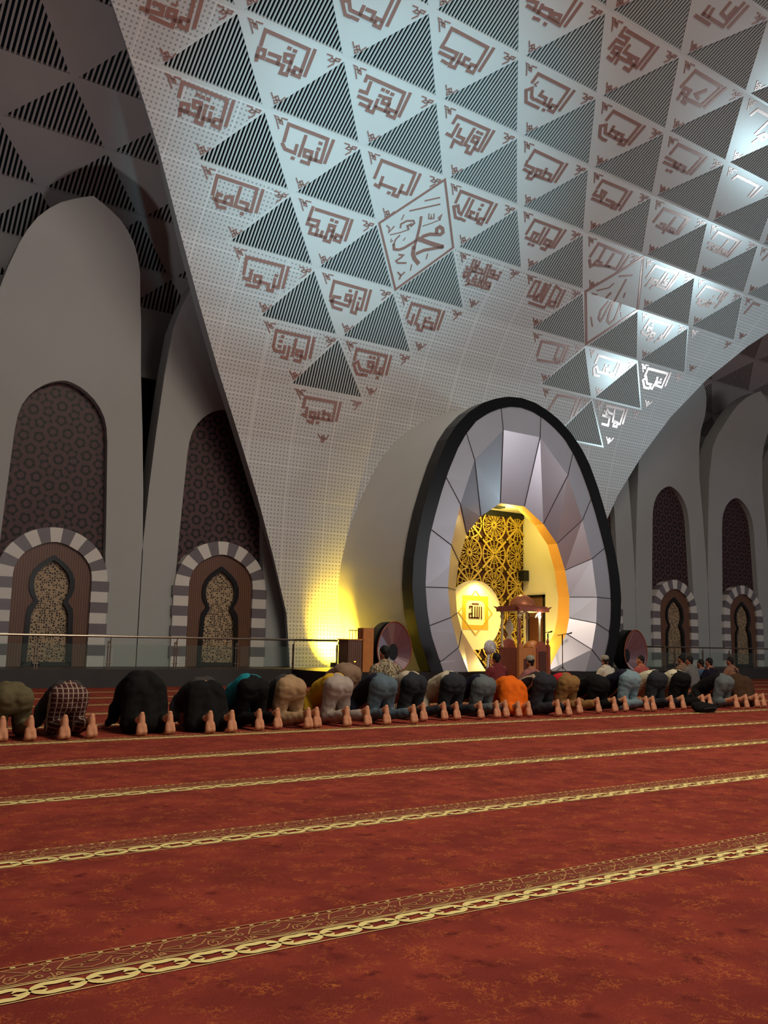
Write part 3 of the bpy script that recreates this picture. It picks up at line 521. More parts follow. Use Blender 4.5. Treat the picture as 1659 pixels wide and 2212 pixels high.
def petal(cx, idx):
    n = len(PET); t = thing('wall_bay_%d' % idx, (cx, YW, .38), None, None, kind='structure'); b = MB(); s = MB()
    for sg in (-1, 1):
        for k in range(n-1):
            for q in range(12):
                a, c = q/12, (q+1)/12; P = []
                for kk, f in ((k, a), (k, c), (k+1, c), (k+1, a)):
                    z = REC[kk][0]*(1-f)+PET[kk][0]*f; x = REC[kk][1]*(1-f)+PET[kk][1]*f; P.append((cx+sg*x, faceY(z), z))
                b.face(P)
            (z0, x0), (z1, x1) = PET[k], PET[k+1]
            b.face([(cx+sg*x0, faceY(z0), z0), (cx+sg*x1, faceY(z1), z1), (cx+sg*x1, faceY(z1)+.55, z1), (cx+sg*x0, faceY(z0)+.55, z0)])
            (z0, x0), (z1, x1) = REC[k], REC[k+1]
            b.face([(cx+sg*x0, YW, z0), (cx+sg*x1, YW, z1), (cx+sg*x1, YW+.24, z1), (cx+sg*x0, YW+.24, z0)])
            s.face([(cx, YW+.2, z0), (cx+sg*x0, YW+.2, z0), (cx+sg*x1, YW+.2, z1), (cx, YW+.2, z1)])
    b.build('bay_face', M['plaster'], t, smooth=40); s.build('lattice_panel', M['screen'], t)
def outline(pairs, n):                                  # resample a half outline (z, x) to n points by length
    L = [0]
    for a, c in zip(pairs, pairs[1:]): L.append(L[-1]+math.hypot(c[0]-a[0], c[1]-a[1]))
    out = []
    for k in range(n):
        d = L[-1]*k/(n-1); i = 0
        while i < len(L)-2 and d > L[i+1]: i += 1
        f = (d-L[i])/(L[i+1]-L[i]); out.append((pairs[i][1]+(pairs[i+1][1]-pairs[i][1])*f, pairs[i][0]+(pairs[i+1][0]-pairs[i][0])*f))
    return out
def ogive(hw, z0, zs, zt, n=8, p=1.0):
    return [(z0, hw), (zs, hw)]+[(zs+(zt-zs)*math.sin(a)**p, hw*math.cos(a)**(1.0/p) if p != 1 else hw*math.cos(a)) for a in [math.pi/2*k/n for k in range(1, n)]]+[(zt, 0)]
def door(cx, idx, glass=True):
    t = thing('door_%d' % idx, (cx, YW, .38), None, None, kind='structure'); zb = .38
    b = MB(); hi, ho, zs = .86, 1.24, 2.32               # striped stone arch
    nb = 8
    for sg in (-1, 1):
        for k in range(nb):
            z0 = zb+(zs-zb)*k/nb; z1 = zb+(zs-zb)*(k+1)/nb; x0, x1 = sorted((cx+sg*hi, cx+sg*(ho+(.03 if k % 2 else 0))))
            b.box((x0, YW-.09, z0), (x1, YW+.22, z1), k % 2)
    nv = 13
    def po(a): return (cx-1.22*math.cos(a), zs+1.16*math.sin(a))
    def pi_(a): return (cx-hi*math.cos(a), zs+.80*(max(0, math.sin(a))**.92)+.035*max(0, 1-abs(a-math.pi/2)/.5))
    for k in range(nv):
        a0, a1 = math.pi*k/nv, math.pi*(k+1)/nv; poly = [po(a0+(a1-a0)*q/3) for q in range(4)]+[pi_(a1+(a0-a1)*q/3) for q in range(4)]
        b.prism(poly, YW-.09, YW+.2, k % 2)
    b.build('striped_arch', [M['stone_w'], M['stone_g']], t)
    n = 46
    O = outline([(zb, .88), (zs, .88)]+[(zs+.80*max(0, math.sin(a))**.92+.035*max(0, 1-abs(a-math.pi/2)/.5), .88*math.cos(a)) for a in [math.pi/2*q/10 for q in range(1, 10)]]+[(zs+.835, 0)], n)
    FO = outline([(zb, .54), (.9, .53), (1.5, .51), (1.66, .49), (1.83, .36), (1.98, .46), (2.15, .50), (2.32, .49), (2.5, .42), (2.66, .28), (2.78, .12), (2.86, 0)], n)
    FI = outline([(zb+.1, .43), (.9, .42), (1.5, .40), (1.60, .38), (1.80, .26), (2.0, .36), (2.15, .39), (2.3, .385), (2.45, .33), (2.58, .22), (2.68, .10), (2.74, 0)], n)
    def ring(A, B, y, m, name, yb):
        g = MB()
        for sg in (-1, 1):
            for k in range(n-1):
                g.face([(cx+sg*A[k][0], y, A[k][1]), (cx+sg*A[k+1][0], y, A[k+1][1]), (cx+sg*B[k+1][0], y, B[k+1][1]), (cx+sg*B[k][0], y, B[k][1])])
                g.face([(cx+sg*B[k][0], y, B[k][1]), (cx+sg*B[k+1][0], y, B[k+1][1]), (cx+sg*B[k+1][0], yb, B[k+1][1]), (cx+sg*B[k][0], yb, B[k][1])])
        if name == 'door_frame': g.box((cx-.54, y, zb), (cx+.54, yb, zb+.1))
        g.build(name, m, t)
    ring(O, FO, YW-.02, M['tile'], 'tile_surround', YW+.06)
    ring(FO, FI, YW-.05, M['black'], 'door_frame', YW+.06)
    g = MB()
    for sg in (-1, 1):
        for k in range(n-1): g.face([(cx, YW+.05, FI[k][1]), (cx+sg*FI[k][0], YW+.05, FI[k][1]), (cx+sg*FI[k+1][0], YW+.05, FI[k+1][1]), (cx, YW+.05, FI[k+1][1])])
    g.build('tracery_panel', M['tracery'], t)
BAYS = [1.10, 5.19, 9.27, 22.86, 26.95, 31.03, 35.1]
for q, cx in enumerate(BAYS): petal(cx, q+1); door(cx, q+1)
b = MB(); b.box((-8, 22.62, 0), (46, 22.9, 7.85), 1); b.box((-8, 22.45, 7.85), (46, 22.9, 9.75), 0)
tag(b.build('wall_back', [M['plaster'], M['navy']]), kind='structure')
# ================================================================== the egg shaped mihrab
OUT = [(.38, 3.10), (.53, 3.17), (1.15, 3.43), (1.77, 3.58), (2.39, 3.64), (3.01, 3.60), (3.63, 3.48), (4.25, 3.31), (4.87, 3.09), (5.48, 2.85), (6.1, 2.54), (6.5, 2.25), (6.9, 1.84), (7.2, 1.40), (7.4, .96), (7.54, .5), (7.59, 0)]
INN = [(.38, 2.72), (.66, 2.84), (1.24, 3.08), (1.82, 3.20), (2.4, 3.25), (2.99, 3.21), (3.57, 3.12), (4.15, 2.94), (4.73, 2.74), (5.32, 2.5), (5.9, 2.21), (6.3, 1.95), (6.7, 1.60), (6.98, 1.18), (7.16, .8), (7.28, .4), (7.32, 0)]
YR = lambda z: 16.92+.025*(z-.4)
mih = thing('mihrab', (XM, 17.0, .38), 'tall egg shaped prayer niche lined with grey metal facets inside a black stone rim', 'prayer niche')
n = 60; OO = outline(OUT, n); II = outline(INN, n)
b = MB()
for sg in (-1, 1):
    for k in range(n-1):
        (xo, zo), (xp, zp), (xi, zi), (xj, zj) = OO[k], OO[k+1], II[k], II[k+1]
        P = lambda x, z, y: (XM+sg*x, y, z)
        b.face([P(xo, zo, YR(zo)), P(xp, zp, YR(zp)), P(xj, zj, YR(zj)), P(xi, zi, YR(zi))])
        b.face([P(xo, zo, YR(zo)), P(xp, zp, YR(zp)), P(xp*1.0, zp, YR(zp)+.42), P(xo*1.0, zo, YR(zo)+.42)])
        b.face([P(xi, zi, YR(zi)), P(xj, zj, YR(zj)), P(xj, zj, YR(zj)+.12), P(xi, zi, YR(zi)+.12)])
b.build('stone_rim', M['rim'], mih, weld=True)
b = MB()
for sg in (-1, 1):
    for k in range(n-1):
        (xo, zo), (xp, zp) = OO[k], OO[k+1]
        for q in range(6):
            a, c = q/6, (q+1)/6; f = lambda x, z, t: (XM+sg*(x-.03)*(1+.035*t), YR(z)+.4+t*3.0, .38+(z-.38)*(1+.012*t)-.02)
            b.face([f(xo, zo, a), f(xp, zp, a), f(xp, zp, c), f(xo, zo, c)])
b.build('drum', M['drum'], mih, smooth=True)
SEAM = [(2.72, .38, 2.02, .38, 1.08, .38), (2.78, .62, 2.31, .96, 1.83, 1.37), (3.11, 1.46, 2.53, 1.67, 1.965, 1.8), (3.235, 2.37, 2.605, 2.38, 2.005, 2.37), (3.06, 3.77, 2.475, 3.43, 1.88, 3.10), (2.575, 5.11, 2.165, 4.48, 1.605, 3.82), (1.925, 6.37, 1.665, 5.67, 1.115, 4.32), (.72, 7.22, .665, 6.61, .43, 4.735)]
sm = [(-a, z, -c, w, -e, f) for a, z, c, w, e, f in SEAM]+SEAM[::-1]
yi, ym, yb = (lambda z: YR(z)+.03), (lambda z: 16.85+.04*(z-.4)), (lambda z: 17.3+.04*(z-.4))
def rimx(sg, z): return XM+sg*lerp([(zz, xx) for zz, xx in INN], z)
for k in range(len(sm)-1):
    a, c = sm[k], sm[k+1]; pan = MB()
    top = [(XM+a[0], yi(a[1]), a[1])]
    if a[0]*c[0] > 0:
        sg = 1 if a[0] > 0 else -1; zs = [a[1]+(c[1]-a[1])*t/6 for t in range(1, 6)]; top += [(rimx(sg, z), yi(z), z) for z in zs]
        if abs(a[0]) < .01: top = top[1:]
    else:
        for t in range(1, 8):
            x = a[0]+(c[0]-a[0])*t/8; z = 7.32-.10*(abs(x)/.72)**2; top.append((XM+x, yi(z), z))
    top.append((XM+c[0], yi(c[1]), c[1]))
    m0, m1 = (XM+a[2], ym(a[3]), a[3]), (XM+c[2], ym(c[3]), c[3]); b0, b1 = (XM+a[4], yb(a[5]), a[5]), (XM+c[4], yb(c[5]), c[5])
    cen = ((m0[0]+m1[0])/2, (m0[1]+m1[1])/2, (m0[2]+m1[2])/2)
    for p, q in zip(top, top[1:]):
        pan.face([p, q, cen])
    pan.face([m0, top[0], cen]); pan.face([top[-1], m1, cen])
    o = pan.build('outer_facet', M['metal'], mih, weld=True)
    pan = MB(); pan.face([m0, m1, b1, b0]); pan.build('inner_facet', M['metal2'], mih)
for a in sm[1:-1]:
    g = MB(); p = [Vector((XM+a[0], yi(a[1])-.006, a[1])), Vector((XM+a[2], ym(a[3])-.008, a[3])), Vector((XM+a[4], yb(a[5])-.006, a[5]))]
    g.tube(p, .011, 5); g.build('facet_seam', M['seam'], mih)
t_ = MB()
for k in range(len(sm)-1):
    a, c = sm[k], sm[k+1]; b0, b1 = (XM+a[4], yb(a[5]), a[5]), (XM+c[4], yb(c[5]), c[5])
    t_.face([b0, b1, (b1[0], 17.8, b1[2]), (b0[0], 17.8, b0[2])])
t_.build('inner_reveal', M['glow_rev'], mih)
# the little room behind the opening
def slab(name, pts, m, k='structure'):
    b = MB(); b.face(pts); return tag(b.build(name, m), kind=k)
x0, x1, y0, y1, z0, z1 = XM-2.02, XM+2.0, 17.80, 19.2, .385, 4.86
slab('wall_niche_back', [(x0, y1, z0), (x1, y1, z0), (x1, y1, z1), (x0, y1, z1)], M['umber'])
slab('wall_niche_left', [(x0, y0, z0), (x0, y1, z0), (x0, y1, z1), (x0, y0, z1)], M['cream'])
slab('wall_niche_right', [(x1, y0, z0), (x1, y1, z0), (x1, y1, z1), (x1, y0, z1)], M['cream'])
slab('ceiling_niche', [(x0, y0, z1), (x1, y0, z1), (x1, y1, z1), (x0, y1, z1)], M['cream'])
slab('floor_niche', [(x0, 16.9, z0), (x1, 16.9, z0), (x1, y1, z0), (x0, y1, z0)], M['plat'])
b = MB(); b.box((x0, y1-.06, z1-.16), (x1, y1, z1)); b.box((XM-.1, y0+.5, z1-.07), (XM+.5, y0+.75, z1-.005), 0); tag(b.build('trim_2', M['dark']), kind='structure')
scr = thing('lattice_screen', (XM, y1-.03, z0), 'golden lattice screen of circles and stars on back wall of the mihrab', 'screen')
PIT, PZ = .91, .85
def rosette(full):
    return full
fnw = lambda q, off: (q[0], y1-.035-off, q[1])
def clip(pts):
    out = []; cur = []
    for p in pts:
        if x0+.02 < p[0] < x1-.02 and z0 < p[1] < z1-.14: cur.append(p)
        else:
            if len(cur) > 1: out.append(cur)
            cur = []
    if len(cur) > 1: out.append(cur)
    return out
def circ(cx, cz, r, k=28): return [(cx+r*math.cos(2*math.pi*a/k), cz+r*math.sin(2*math.pi*a/k)) for a in range(k+1)]
for i in range(-3, 4):
    for j in range(-4, 3):
        cx, cz = 16.0+PIT*i, 3.58+PZ*j
        if cx < x0-.3 or cx > x1+.3 or cz < z0-.3: continue
        b = MB(); A = (i+j) % 2 == 0
        def put(pts, w, th=.03, off=.0):
            for q in clip(pts): b.ribbon(q, w, fnw, .012+off, th, closed=None if (Vector(q[0])-Vector(q[-1])).length > 1e-3 else False)
        put(circ(cx, cz, .425), .034, .04, .008)
        if A:
            put(circ(cx, cz, .085, 16), .03); put(circ(cx, cz, .05, 12), .016)
            for q in range(14):
                a = 2*math.pi*q/14; c, s = math.cos(a), math.sin(a)
                put([(cx+c*r, cz+s*r) for r in (.10, .18, .26, .33)], .02)
                a2 = a+math.pi/14; put([(cx+.17*c, cz+.17*s), (cx+.29*math.cos(a2), cz+.29*math.sin(a2)), (cx+.41*c, cz+.41*s)], .014)
                put([(cx+.41*math.cos(a2+math.pi/14), cz+.41*math.sin(a2+math.pi/14)), (cx+.29*math.cos(a2), cz+.29*math.sin(a2))], .014)
        else:
            for q in range(16):
                a = 2*math.pi*q/16; c, s = math.cos(a), math.sin(a); put([(cx+c*r, cz+s*r) for r in (.05, .15, .25, .41)], .026 if q % 2 else .018)
            for sx in (-1, 1):
                L = [(cx+sx*(-PIT/2+PIT*t/24), cz-PZ/2+PZ*t/24) for t in range(25)]; put(L, .05, .05, .016)
            put(circ(cx, cz, .10, 14), .02); put(circ(cx, cz, .26, 20), .014)
        for sx, sz in ((1, 1), (-1, 1), (1, -1), (-1, -1)):
            put(circ(cx+sx*PIT/2, cz+sz*PZ/2, .07, 10), .018); put(circ(cx+sx*PIT/2, cz, .045, 8), .014); put(circ(cx+sx*.29, cz+sz*.40, .04, 8), .013)
        if b.f: b.build('rosette', M['gold'], scr)
dsc = thing('illuminated_disc', (XM, y1-.16, .9), 'glowing cream disc with a yellow eight pointed star and dark square script', 'wall disc')
b = MB(); n = 48; DR = .95; dz = 1.84
b.prism([(XM+DR*math.cos(2*math.pi*k/n), dz+DR*1.0*math.sin(2*math.pi*k/n)) for k in range(n)], y1-.22, y1-.11); b.build('disc_face', M['discw'], dsc)
fnd = lambda q, off: (q[0], y1-.22-off, q[1])
b = MB(); cz = 1.9; s_ = .40
b.ribbon([(XM-s_, cz-s_), (XM+s_, cz-s_), (XM+s_, cz+s_), (XM-s_, cz+s_), (XM-s_, cz-s_)], .13, fnd, .006, .006)
d_ = .60; b.ribbon([(XM, cz-d_), (XM+d_, cz), (XM, cz+d_), (XM-d_, cz), (XM, cz-d_)], .03, fnd, .012, .012); b.build('star_ornament', M['discy'], dsc)
b = MB(); k = .001
for st in ([(255, 170), (255, -165)], [(165, 170), (165, -150), (-110, -150)], [(85, 170), (85, -150)], [(0, 170), (0, -150)], [(-110, 185), (-200, 185), (-200, 140)], [(-110, 185), (-110, -30), (-215, -30), (-215, -150), (-110, -150), (-110, -30)], [(-100, 265), (130, 265)]):
    b.ribbon([(XM+x*.92*k-.02, cz+z*.92*k) for x, z in st], .042, fnd, .012, .012, closed=None)
b.build('disc_lettering', M['brown'], dsc)
# door and speaker on the right wall of the niche
dr = thing('door_20', (x1, 18.65, .385), None, None, kind='structure'); b = MB()
b.box((x1-.03, 18.30, .39), (x1-.005, 18.38, 2.47)); b.box((x1-.03, 18.94, .39), (x1-.005, 19.02, 2.47)); b.box((x1-.03, 18.30, 2.39), (x1-.005, 19.02, 2.47)); b.build('door_frame', M['black'], dr)
b = MB(); b.box((x1-.012, 18.38, .39), (x1-.004, 18.94, 1.85)); b.build('door_panel', M['wooddk'], dr)
b = MB(); b.box((x1-.012, 18.38, 1.85), (x1-.004, 18.94, 2.39)); b.build('door_glass', M['tile'], dr)
sp = thing('wall_speaker', (x1-.11, 19.03, 2.85), 'small black loudspeaker high on the cream wall inside the mihrab', 'speaker')
b = MB(); b.box((x1-.22, 18.93, 2.88), (x1-.03, 19.13, 3.18)); b.build('cabinet', M['dark'], sp)
b = MB(); b.box((x1-.05, 19.0, 3.0), (x1, 19.06, 3.06)); b.build('bracket', M['steel'], sp)
# ------------------------------------------------------------------ pulpit in front of the niche
pu = thing('pulpit', (15.1, 16.05, 0), 'carved wooden pulpit with a copper dome standing before the mihrab', 'pulpit')
X0, X1, Y0, Y1 = 14.62, 15.62, 15.72, 16.42
b = MB(); b.box((X0+.03, Y0+.05, 0), (X1-.02, Y1, .98)); b.build('body', M['wood'], pu)
b = MB(); b.box((X0-.03, Y0-.03, 0), (X1+.02, Y1+.02, .12)); b.build('plinth', M['wood2'], pu)
b = MB(); b.box((X0+.02, Y0-.02, .12), (X0+.16, Y0+.06, 1.08)); b.box((X0+.46, Y0-.02, .12), (X0+.56, Y0+.06, 1.0)); b.build('front_pilaster', M['wood2'], pu)
b = MB(); b.box((X0+.16, Y0+.0, .24), (X0+.46, Y0+.06, .72)); b.build('front_panel', M['wooddk'], pu)
b = MB(); b.box((X0+.16, Y0-.015, .72), (X0+.46, Y0+.06, .98)); b.build('top_panel', M['wood2'], pu)
b = MB(); b.prism([(X0+.57, .12), (X1-.01, .12), (X1-.01, .98), (X1-.10, .98), (X1-.14, 1.10), (X0+.72, 1.14), (X0+.62, 1.02), (X0+.57, .98)], Y0-.03, Y0+.07); b.build('side_wing', M['wood'], pu)
b = MB(); b.box((X0+.64, Y0-.045, .22), (X1-.12, Y0-.025, .9)); b.build('carved_panel', M['wooddk'], pu)
b = MB(); b.box((X1-.07, Y0-.05, .12), (X1+.01, Y0+.05, 1.02)); b.lathe([(.045, 1.02), (.05, 1.05), (.02, 1.08), (.04, 1.13), (.032, 1.17), (.012, 1.21), (.004, 1.25)], (X1-.03, Y0, 0), 10); b.build('newel_post', M['wood'], pu)
b = MB()
b.prism([(X0-.02+0, .98), (X0+.10, 1.14), (X0+.25, 1.2), (X0+.42, 1.14), (X0+.5, .98)], Y1-.1, Y1-.04); b.build('crest', M['wood'], pu)
b = MB(); b.ball((X0+.72, Y0+.25, 1.0), (.26, .18, .16), 16); b.build('lectern_top', M['wood2'], pu)
for px, py in ((X0+.06, Y1-.08), (X0+.06, Y0+.03), (X1-.27, Y0+.03), (X1-.12, Y1-.08)):
    b = MB(); b.lathe([(.035, .98), (.045, 1.02), (.028, 1.06), (.03, 1.4), (.027, 1.66), (.05, 1.72), (.03, 1.78), (.045, 1.84)], (px, py, 0), 10); b.build('column', M['ivory'], pu)
b = MB(); b.box((X0+.035, Y0+.0, .98), (X0+.095, Y0+.06, 1.86)); b.build('corner_post', M['wood'], pu)
b = MB(); zz = [(0, 0), (.06, .10), (.16, .15), (.10, .24), (.05, .30), (.14, .42), (.17, .52), (.10, .62), (.03, .72), (0, .82)]
b.prism([(X0+.30+x*.8, 1.0+z*.92) for x, z in zz]+[(X0+.30-x*.8, 1.0+z*.92) for x, z in zz[::-1][1:-1]], Y1-.09, Y1-.06); b.build('carved_back', M['ivory'], pu)
for sx in (0, .5):
    b = MB(); b.tube([(X0+.09+sx, Y0+.03, 1.70), (X0+.16+sx, Y0+.03, 1.80), (X0+.26+sx, Y0+.03, 1.83)], .02, 6); b.build('scroll_bracket', M['ivory'], pu)
b = MB(); cx, cy = (X0+X1)/2-.03, (Y0+Y1)/2
b.box((X0-.03, Y0-.05, 1.84), (X1-.02, Y1+.03, 1.92)); b.box((X0-.0, Y0-.02, 1.92), (X1-.05, Y1, 1.97))
for px, py, sx, sy in ((X0-.03, Y0-.05, -1, -1), (X1-.02, Y0-.05, 1, -1), (X0-.03, Y1+.03, -1, 1), (X1-.02, Y1+.03, 1, 1)):
    b.face([(px-sx*.10, py, 1.84), (px+sx*.08, py+sy*.03, 1.97), (px-sx*.10, py, 1.94)]); b.face([(px, py-sy*.10, 1.84), (px+sx*.08, py+sy*.03, 1.97), (px, py-sy*.10, 1.94)])
b.build('canopy', M['wood'], pu)
b = MB(); b.lathe([(.315, 1.96), (.33, 1.99), (.315, 2.04), (.27, 2.12), (.20, 2.19), (.12, 2.235), (.05, 2.255), (.012, 2.275), (.004, 2.31)], (cx, cy, 0), 28); b.build('dome', M['copper'], pu, smooth=True)
M['lampglow'] = mat('lamp_glow', lin(235, 242, 255), .5, emit=14)
b = MB(); b.ball((X1-.30, Y0+.0, 1.79), .032, 12); b.build('spot_lamp', M['lampglow'], pu)
lamp('pulpit_spot', 'POINT', (X1-.32, Y0-.07, 1.74), (0, 0, 0), 5, (.9, .95, 1.0), .03)
# microphone stands on the platform edge
def micstand(x, y, h, boomx, lbl):
    t = thing('microphone_stand', (x, y, .38), lbl, 'microphone stand')
    b = MB(); b.tube([(x, y, .42), (x, y, h)], .012, 8); b.tube([(x, y, h-.28), (x, y, h)], .018, 8); b.build('pole', M['dark'], t)
    b = MB(); b.tube([(x-.22, y-.04, h-.02+(.02 if boomx < .3 else -.01)), (x+boomx, y+.05, h+.035)], .009, 6); b.build('boom', M['dark'], t)
    b = MB(); b.tube([(x+boomx-.03, y+.05, h+.02), (x+boomx+.06, y+.06, h+.04), (x+boomx+.11, y+.065, h+.052)], [.014, .018, .024], 8); b.build('microphone', M['dark'], t)
    for k in range(3):
        a = 2*math.pi*k/3+.5; b = MB(); b.tube([(x, y, .50), (x+.2*math.cos(a), y+.12*math.sin(a), .39)], .009, 6); b.build('leg', M['dark'], t)
micstand(16.85, 16.98, 1.36, .10, 'black microphone stand next to the pulpit, boom short')
micstand(17.38, 16.98, 1.34, .30, 'black microphone stand with long boom, farther from the pulpit')
# white fan by the pulpit
fx, fy = 13.78, 15.75; t = thing('pedestal_fan', (fx, fy, 0), 'white pedestal fan standing left of the wooden pulpit', 'fan')
b = MB(); b.lathe([(.18, 0), (.18, .02), (.03, .05)], (fx, fy, 0), 20); b.build('base', M['white'], t)
b = MB(); b.tube([(fx-.07, fy, .03), (fx-.07, fy, .55), (fx-.02, fy+.02, .85)], .032, 10); b.build('pole', M['white'], t)
b = MB(); b.ball((fx, fy, .985), (.165, .09, .165), 22); b.build('fan_guard', M['white'], t, smooth=True)
b = MB()
for r in (.06, .10, .14): b.tube([(fx+r*math.cos(a), fy-.09*math.sqrt(max(0, 1-(r/.168)**2))-.004, .985+r*math.sin(a)) for a in [2*math.pi*q/20 for q in range(20)]], .004, 5, closed=True)
b.build('guard_ring', M['steel'], t)
b = MB(); b.box((fx-.04, fy-.05, .60), (fx+.06, fy+.05, .72)); b.build('control_box', M['wood2'], t)
# small egg shaped panels on both sides
FANC = [lin(112, 72, 78), lin(120, 78, 82), lin(130, 88, 90), lin(146, 112, 108), lin(120, 92, 96), lin(150, 150, 170), lin(190, 180, 176), lin(150, 140, 150), lin(176, 176, 190), lin(128, 100, 106), lin(118, 84, 92), lin(104, 66, 74)]
FM = [mat('egg_panel_facet', c, .4, .1, .5, .05, 3) for c in FANC]
def mini(cx, cy, lbl, hx, hz):
    t = thing('egg_shaped_panel', (cx, cy, .38), lbl, 'decorative panel', 'small egg panels beside the mihrab')
    def ol(k, n=36):
        a = 2*math.pi*k/n; s = math.sin(a); return (cx+.475*math.cos(a)*(1-.13*s), .945+.575*s)
    n = 36; P = [ol(k) for k in range(n)]
    b = MB(); b.prism([(x, max(.381, z)) for x, z in P], cy+.17, cy+.44); b.build('housing', M['dark'], t)
    h = (hx, hz); H = [(hx+.13*math.cos(2*math.pi*k/n), hz+.19*math.sin(2*math.pi*k/n)) for k in range(n)]
    for k in range(12):
        g = MB()
        for q in range(3):
            i, j = k*3+q, (k*3+q+1) % n; g.face([(P[i][0], cy, P[i][1]), (P[j][0], cy, P[j][1]), (H[j][0], cy+.16, H[j][1]), (H[i][0], cy+.16, H[i][1])])
        g.build('facet', FM[k], t)
    g = MB(); g.tube([(x, cy, z) for x, z in P], .014, 6, closed=True); g.build('rim', M['wood'], t)
    g = MB(); g.face([(x, cy+.155, z) for x, z in H]); g.build('hole', M['dark'], t)
mini(11.92, 16.92, 'small egg shaped faceted panel left of the mihrab rim', 11.99, .83)
mini(20.22, 16.92, 'small egg shaped faceted panel right of the mihrab rim', 20.02, .80)
# equipment cabinet left of the small panel
t = thing('equipment_cabinet', (11.05, 17.15, .38), 'wooden equipment cabinet with baluster rail beside the left egg panel', 'cabinet')
b = MB(); b.box((10.70, 16.98, .38), (11.06, 17.4, 1.08)); b.build('body', M['tile'], t)
b = MB(); b.box((10.68, 16.96, 1.08), (11.1, 17.42, 1.11)); b.build('top', M['wood2'], t)
b = MB(); b.box((11.08, 16.96, .38), (11.36, 17.2, 1.36)); b.build('pillar', M['wood2'], t)
b = MB(); b.box((10.72, 16.99, 1.29), (11.08, 17.02, 1.31)); b.build('rail', M['wooddk'], t)
for k in range(5): b = MB(); b.tube([(10.74+.08*k, 17.005, 1.11), (10.74+.08*k, 17.005, 1.3)], .01, 6); b.build('baluster', M['wooddk'], t)
b = MB(); b.box((10.86, 16.972, .60), (10.90, 16.98, .62)); M['amber'] = mat('amber_indicator', lin(255, 190, 70), .5, emit=3); b.build('indicator_light', M['amber'], t)
# the yellow uplight
t = thing('floodlight', (11.95, 19.62, .38), 'small floodlight on the platform at the foot of white leg', 'floodlight')
b = MB(); b.box((11.87, 19.57, .40), (12.03, 19.67, .52)); b.build('housing', M['dark'], t)
b = MB(); b.tube([(11.86, 19.62, .385), (11.86, 19.62, .48)], .012, 6); b.tube([(12.04, 19.62, .385), (12.04, 19.62, .48)], .012, 6); b.build('bracket', M['dark'], t)
# railings
def railing(pts, lbl, ext):
    t = thing('glass_railing', (*pts[0], .38), lbl, 'railing')
    b = MB(); b.tube([(x, y, 1.065) for x, y in pts], .024, 8); b.build('handrail', M['steel'], t)
    for (xa, ya), (xb, yb_) in zip(pts, pts[1:]):
        L = math.hypot(xb-xa, yb_-ya); k = max(1, round(L/1.5))
        for q in range(k+1):
            if q == k and (xb, yb_) != pts[-1]: continue
            x, y = xa+(xb-xa)*q/k, ya+(yb_-ya)*q/k; dx, dy = (xb-xa)/L, (yb_-ya)/L
            b = MB(); b.tube([(x-dx*.025, y-dy*.025, .38), (x-dx*.025, y-dy*.025, .97)], .015, 6); b.tube([(x+dx*.025, y+dy*.025, .38), (x+dx*.025, y+dy*.025, .97)], .015, 6)
            b.tube([(x, y, .93), (x+.03, y-.02, 1.05)], .012, 6); b.tube([(x-dx*.06, y-dy*.06, .85), (x+dx*.06, y+dy*.06, .85)], .012, 6); b.tube([(x-dx*.06, y-dy*.06, .5), (x+dx*.06, y+dy*.06, .5)], .012, 6)
            b.build('post', M['steel'], t)
        for q in range(k):
            xa2, ya2 = xa+(xb-xa)*(q+.06)/k, ya+(yb_-ya)*(q+.06)/k; xb2, yb2 = xa+(xb-xa)*(q+.94)/k, ya+(yb_-ya)*(q+.94)/k
            b = MB(); b.face([(xa2, ya2, .44), (xb2, yb2, .44), (xb2, yb2, .90), (xa2, ya2, .90)]); b.build('glass_panel', M['glass'], t)
railing([(1.6, 19.05), (10.45, 19.05), (10.45, 17.05)], 'steel and glass railing in front of the left doors', 0)
railing([(21.7, 17.1), (21.7, 19.05), (36.5, 19.05)], 'steel and glass railing in front of the right doors', 0)
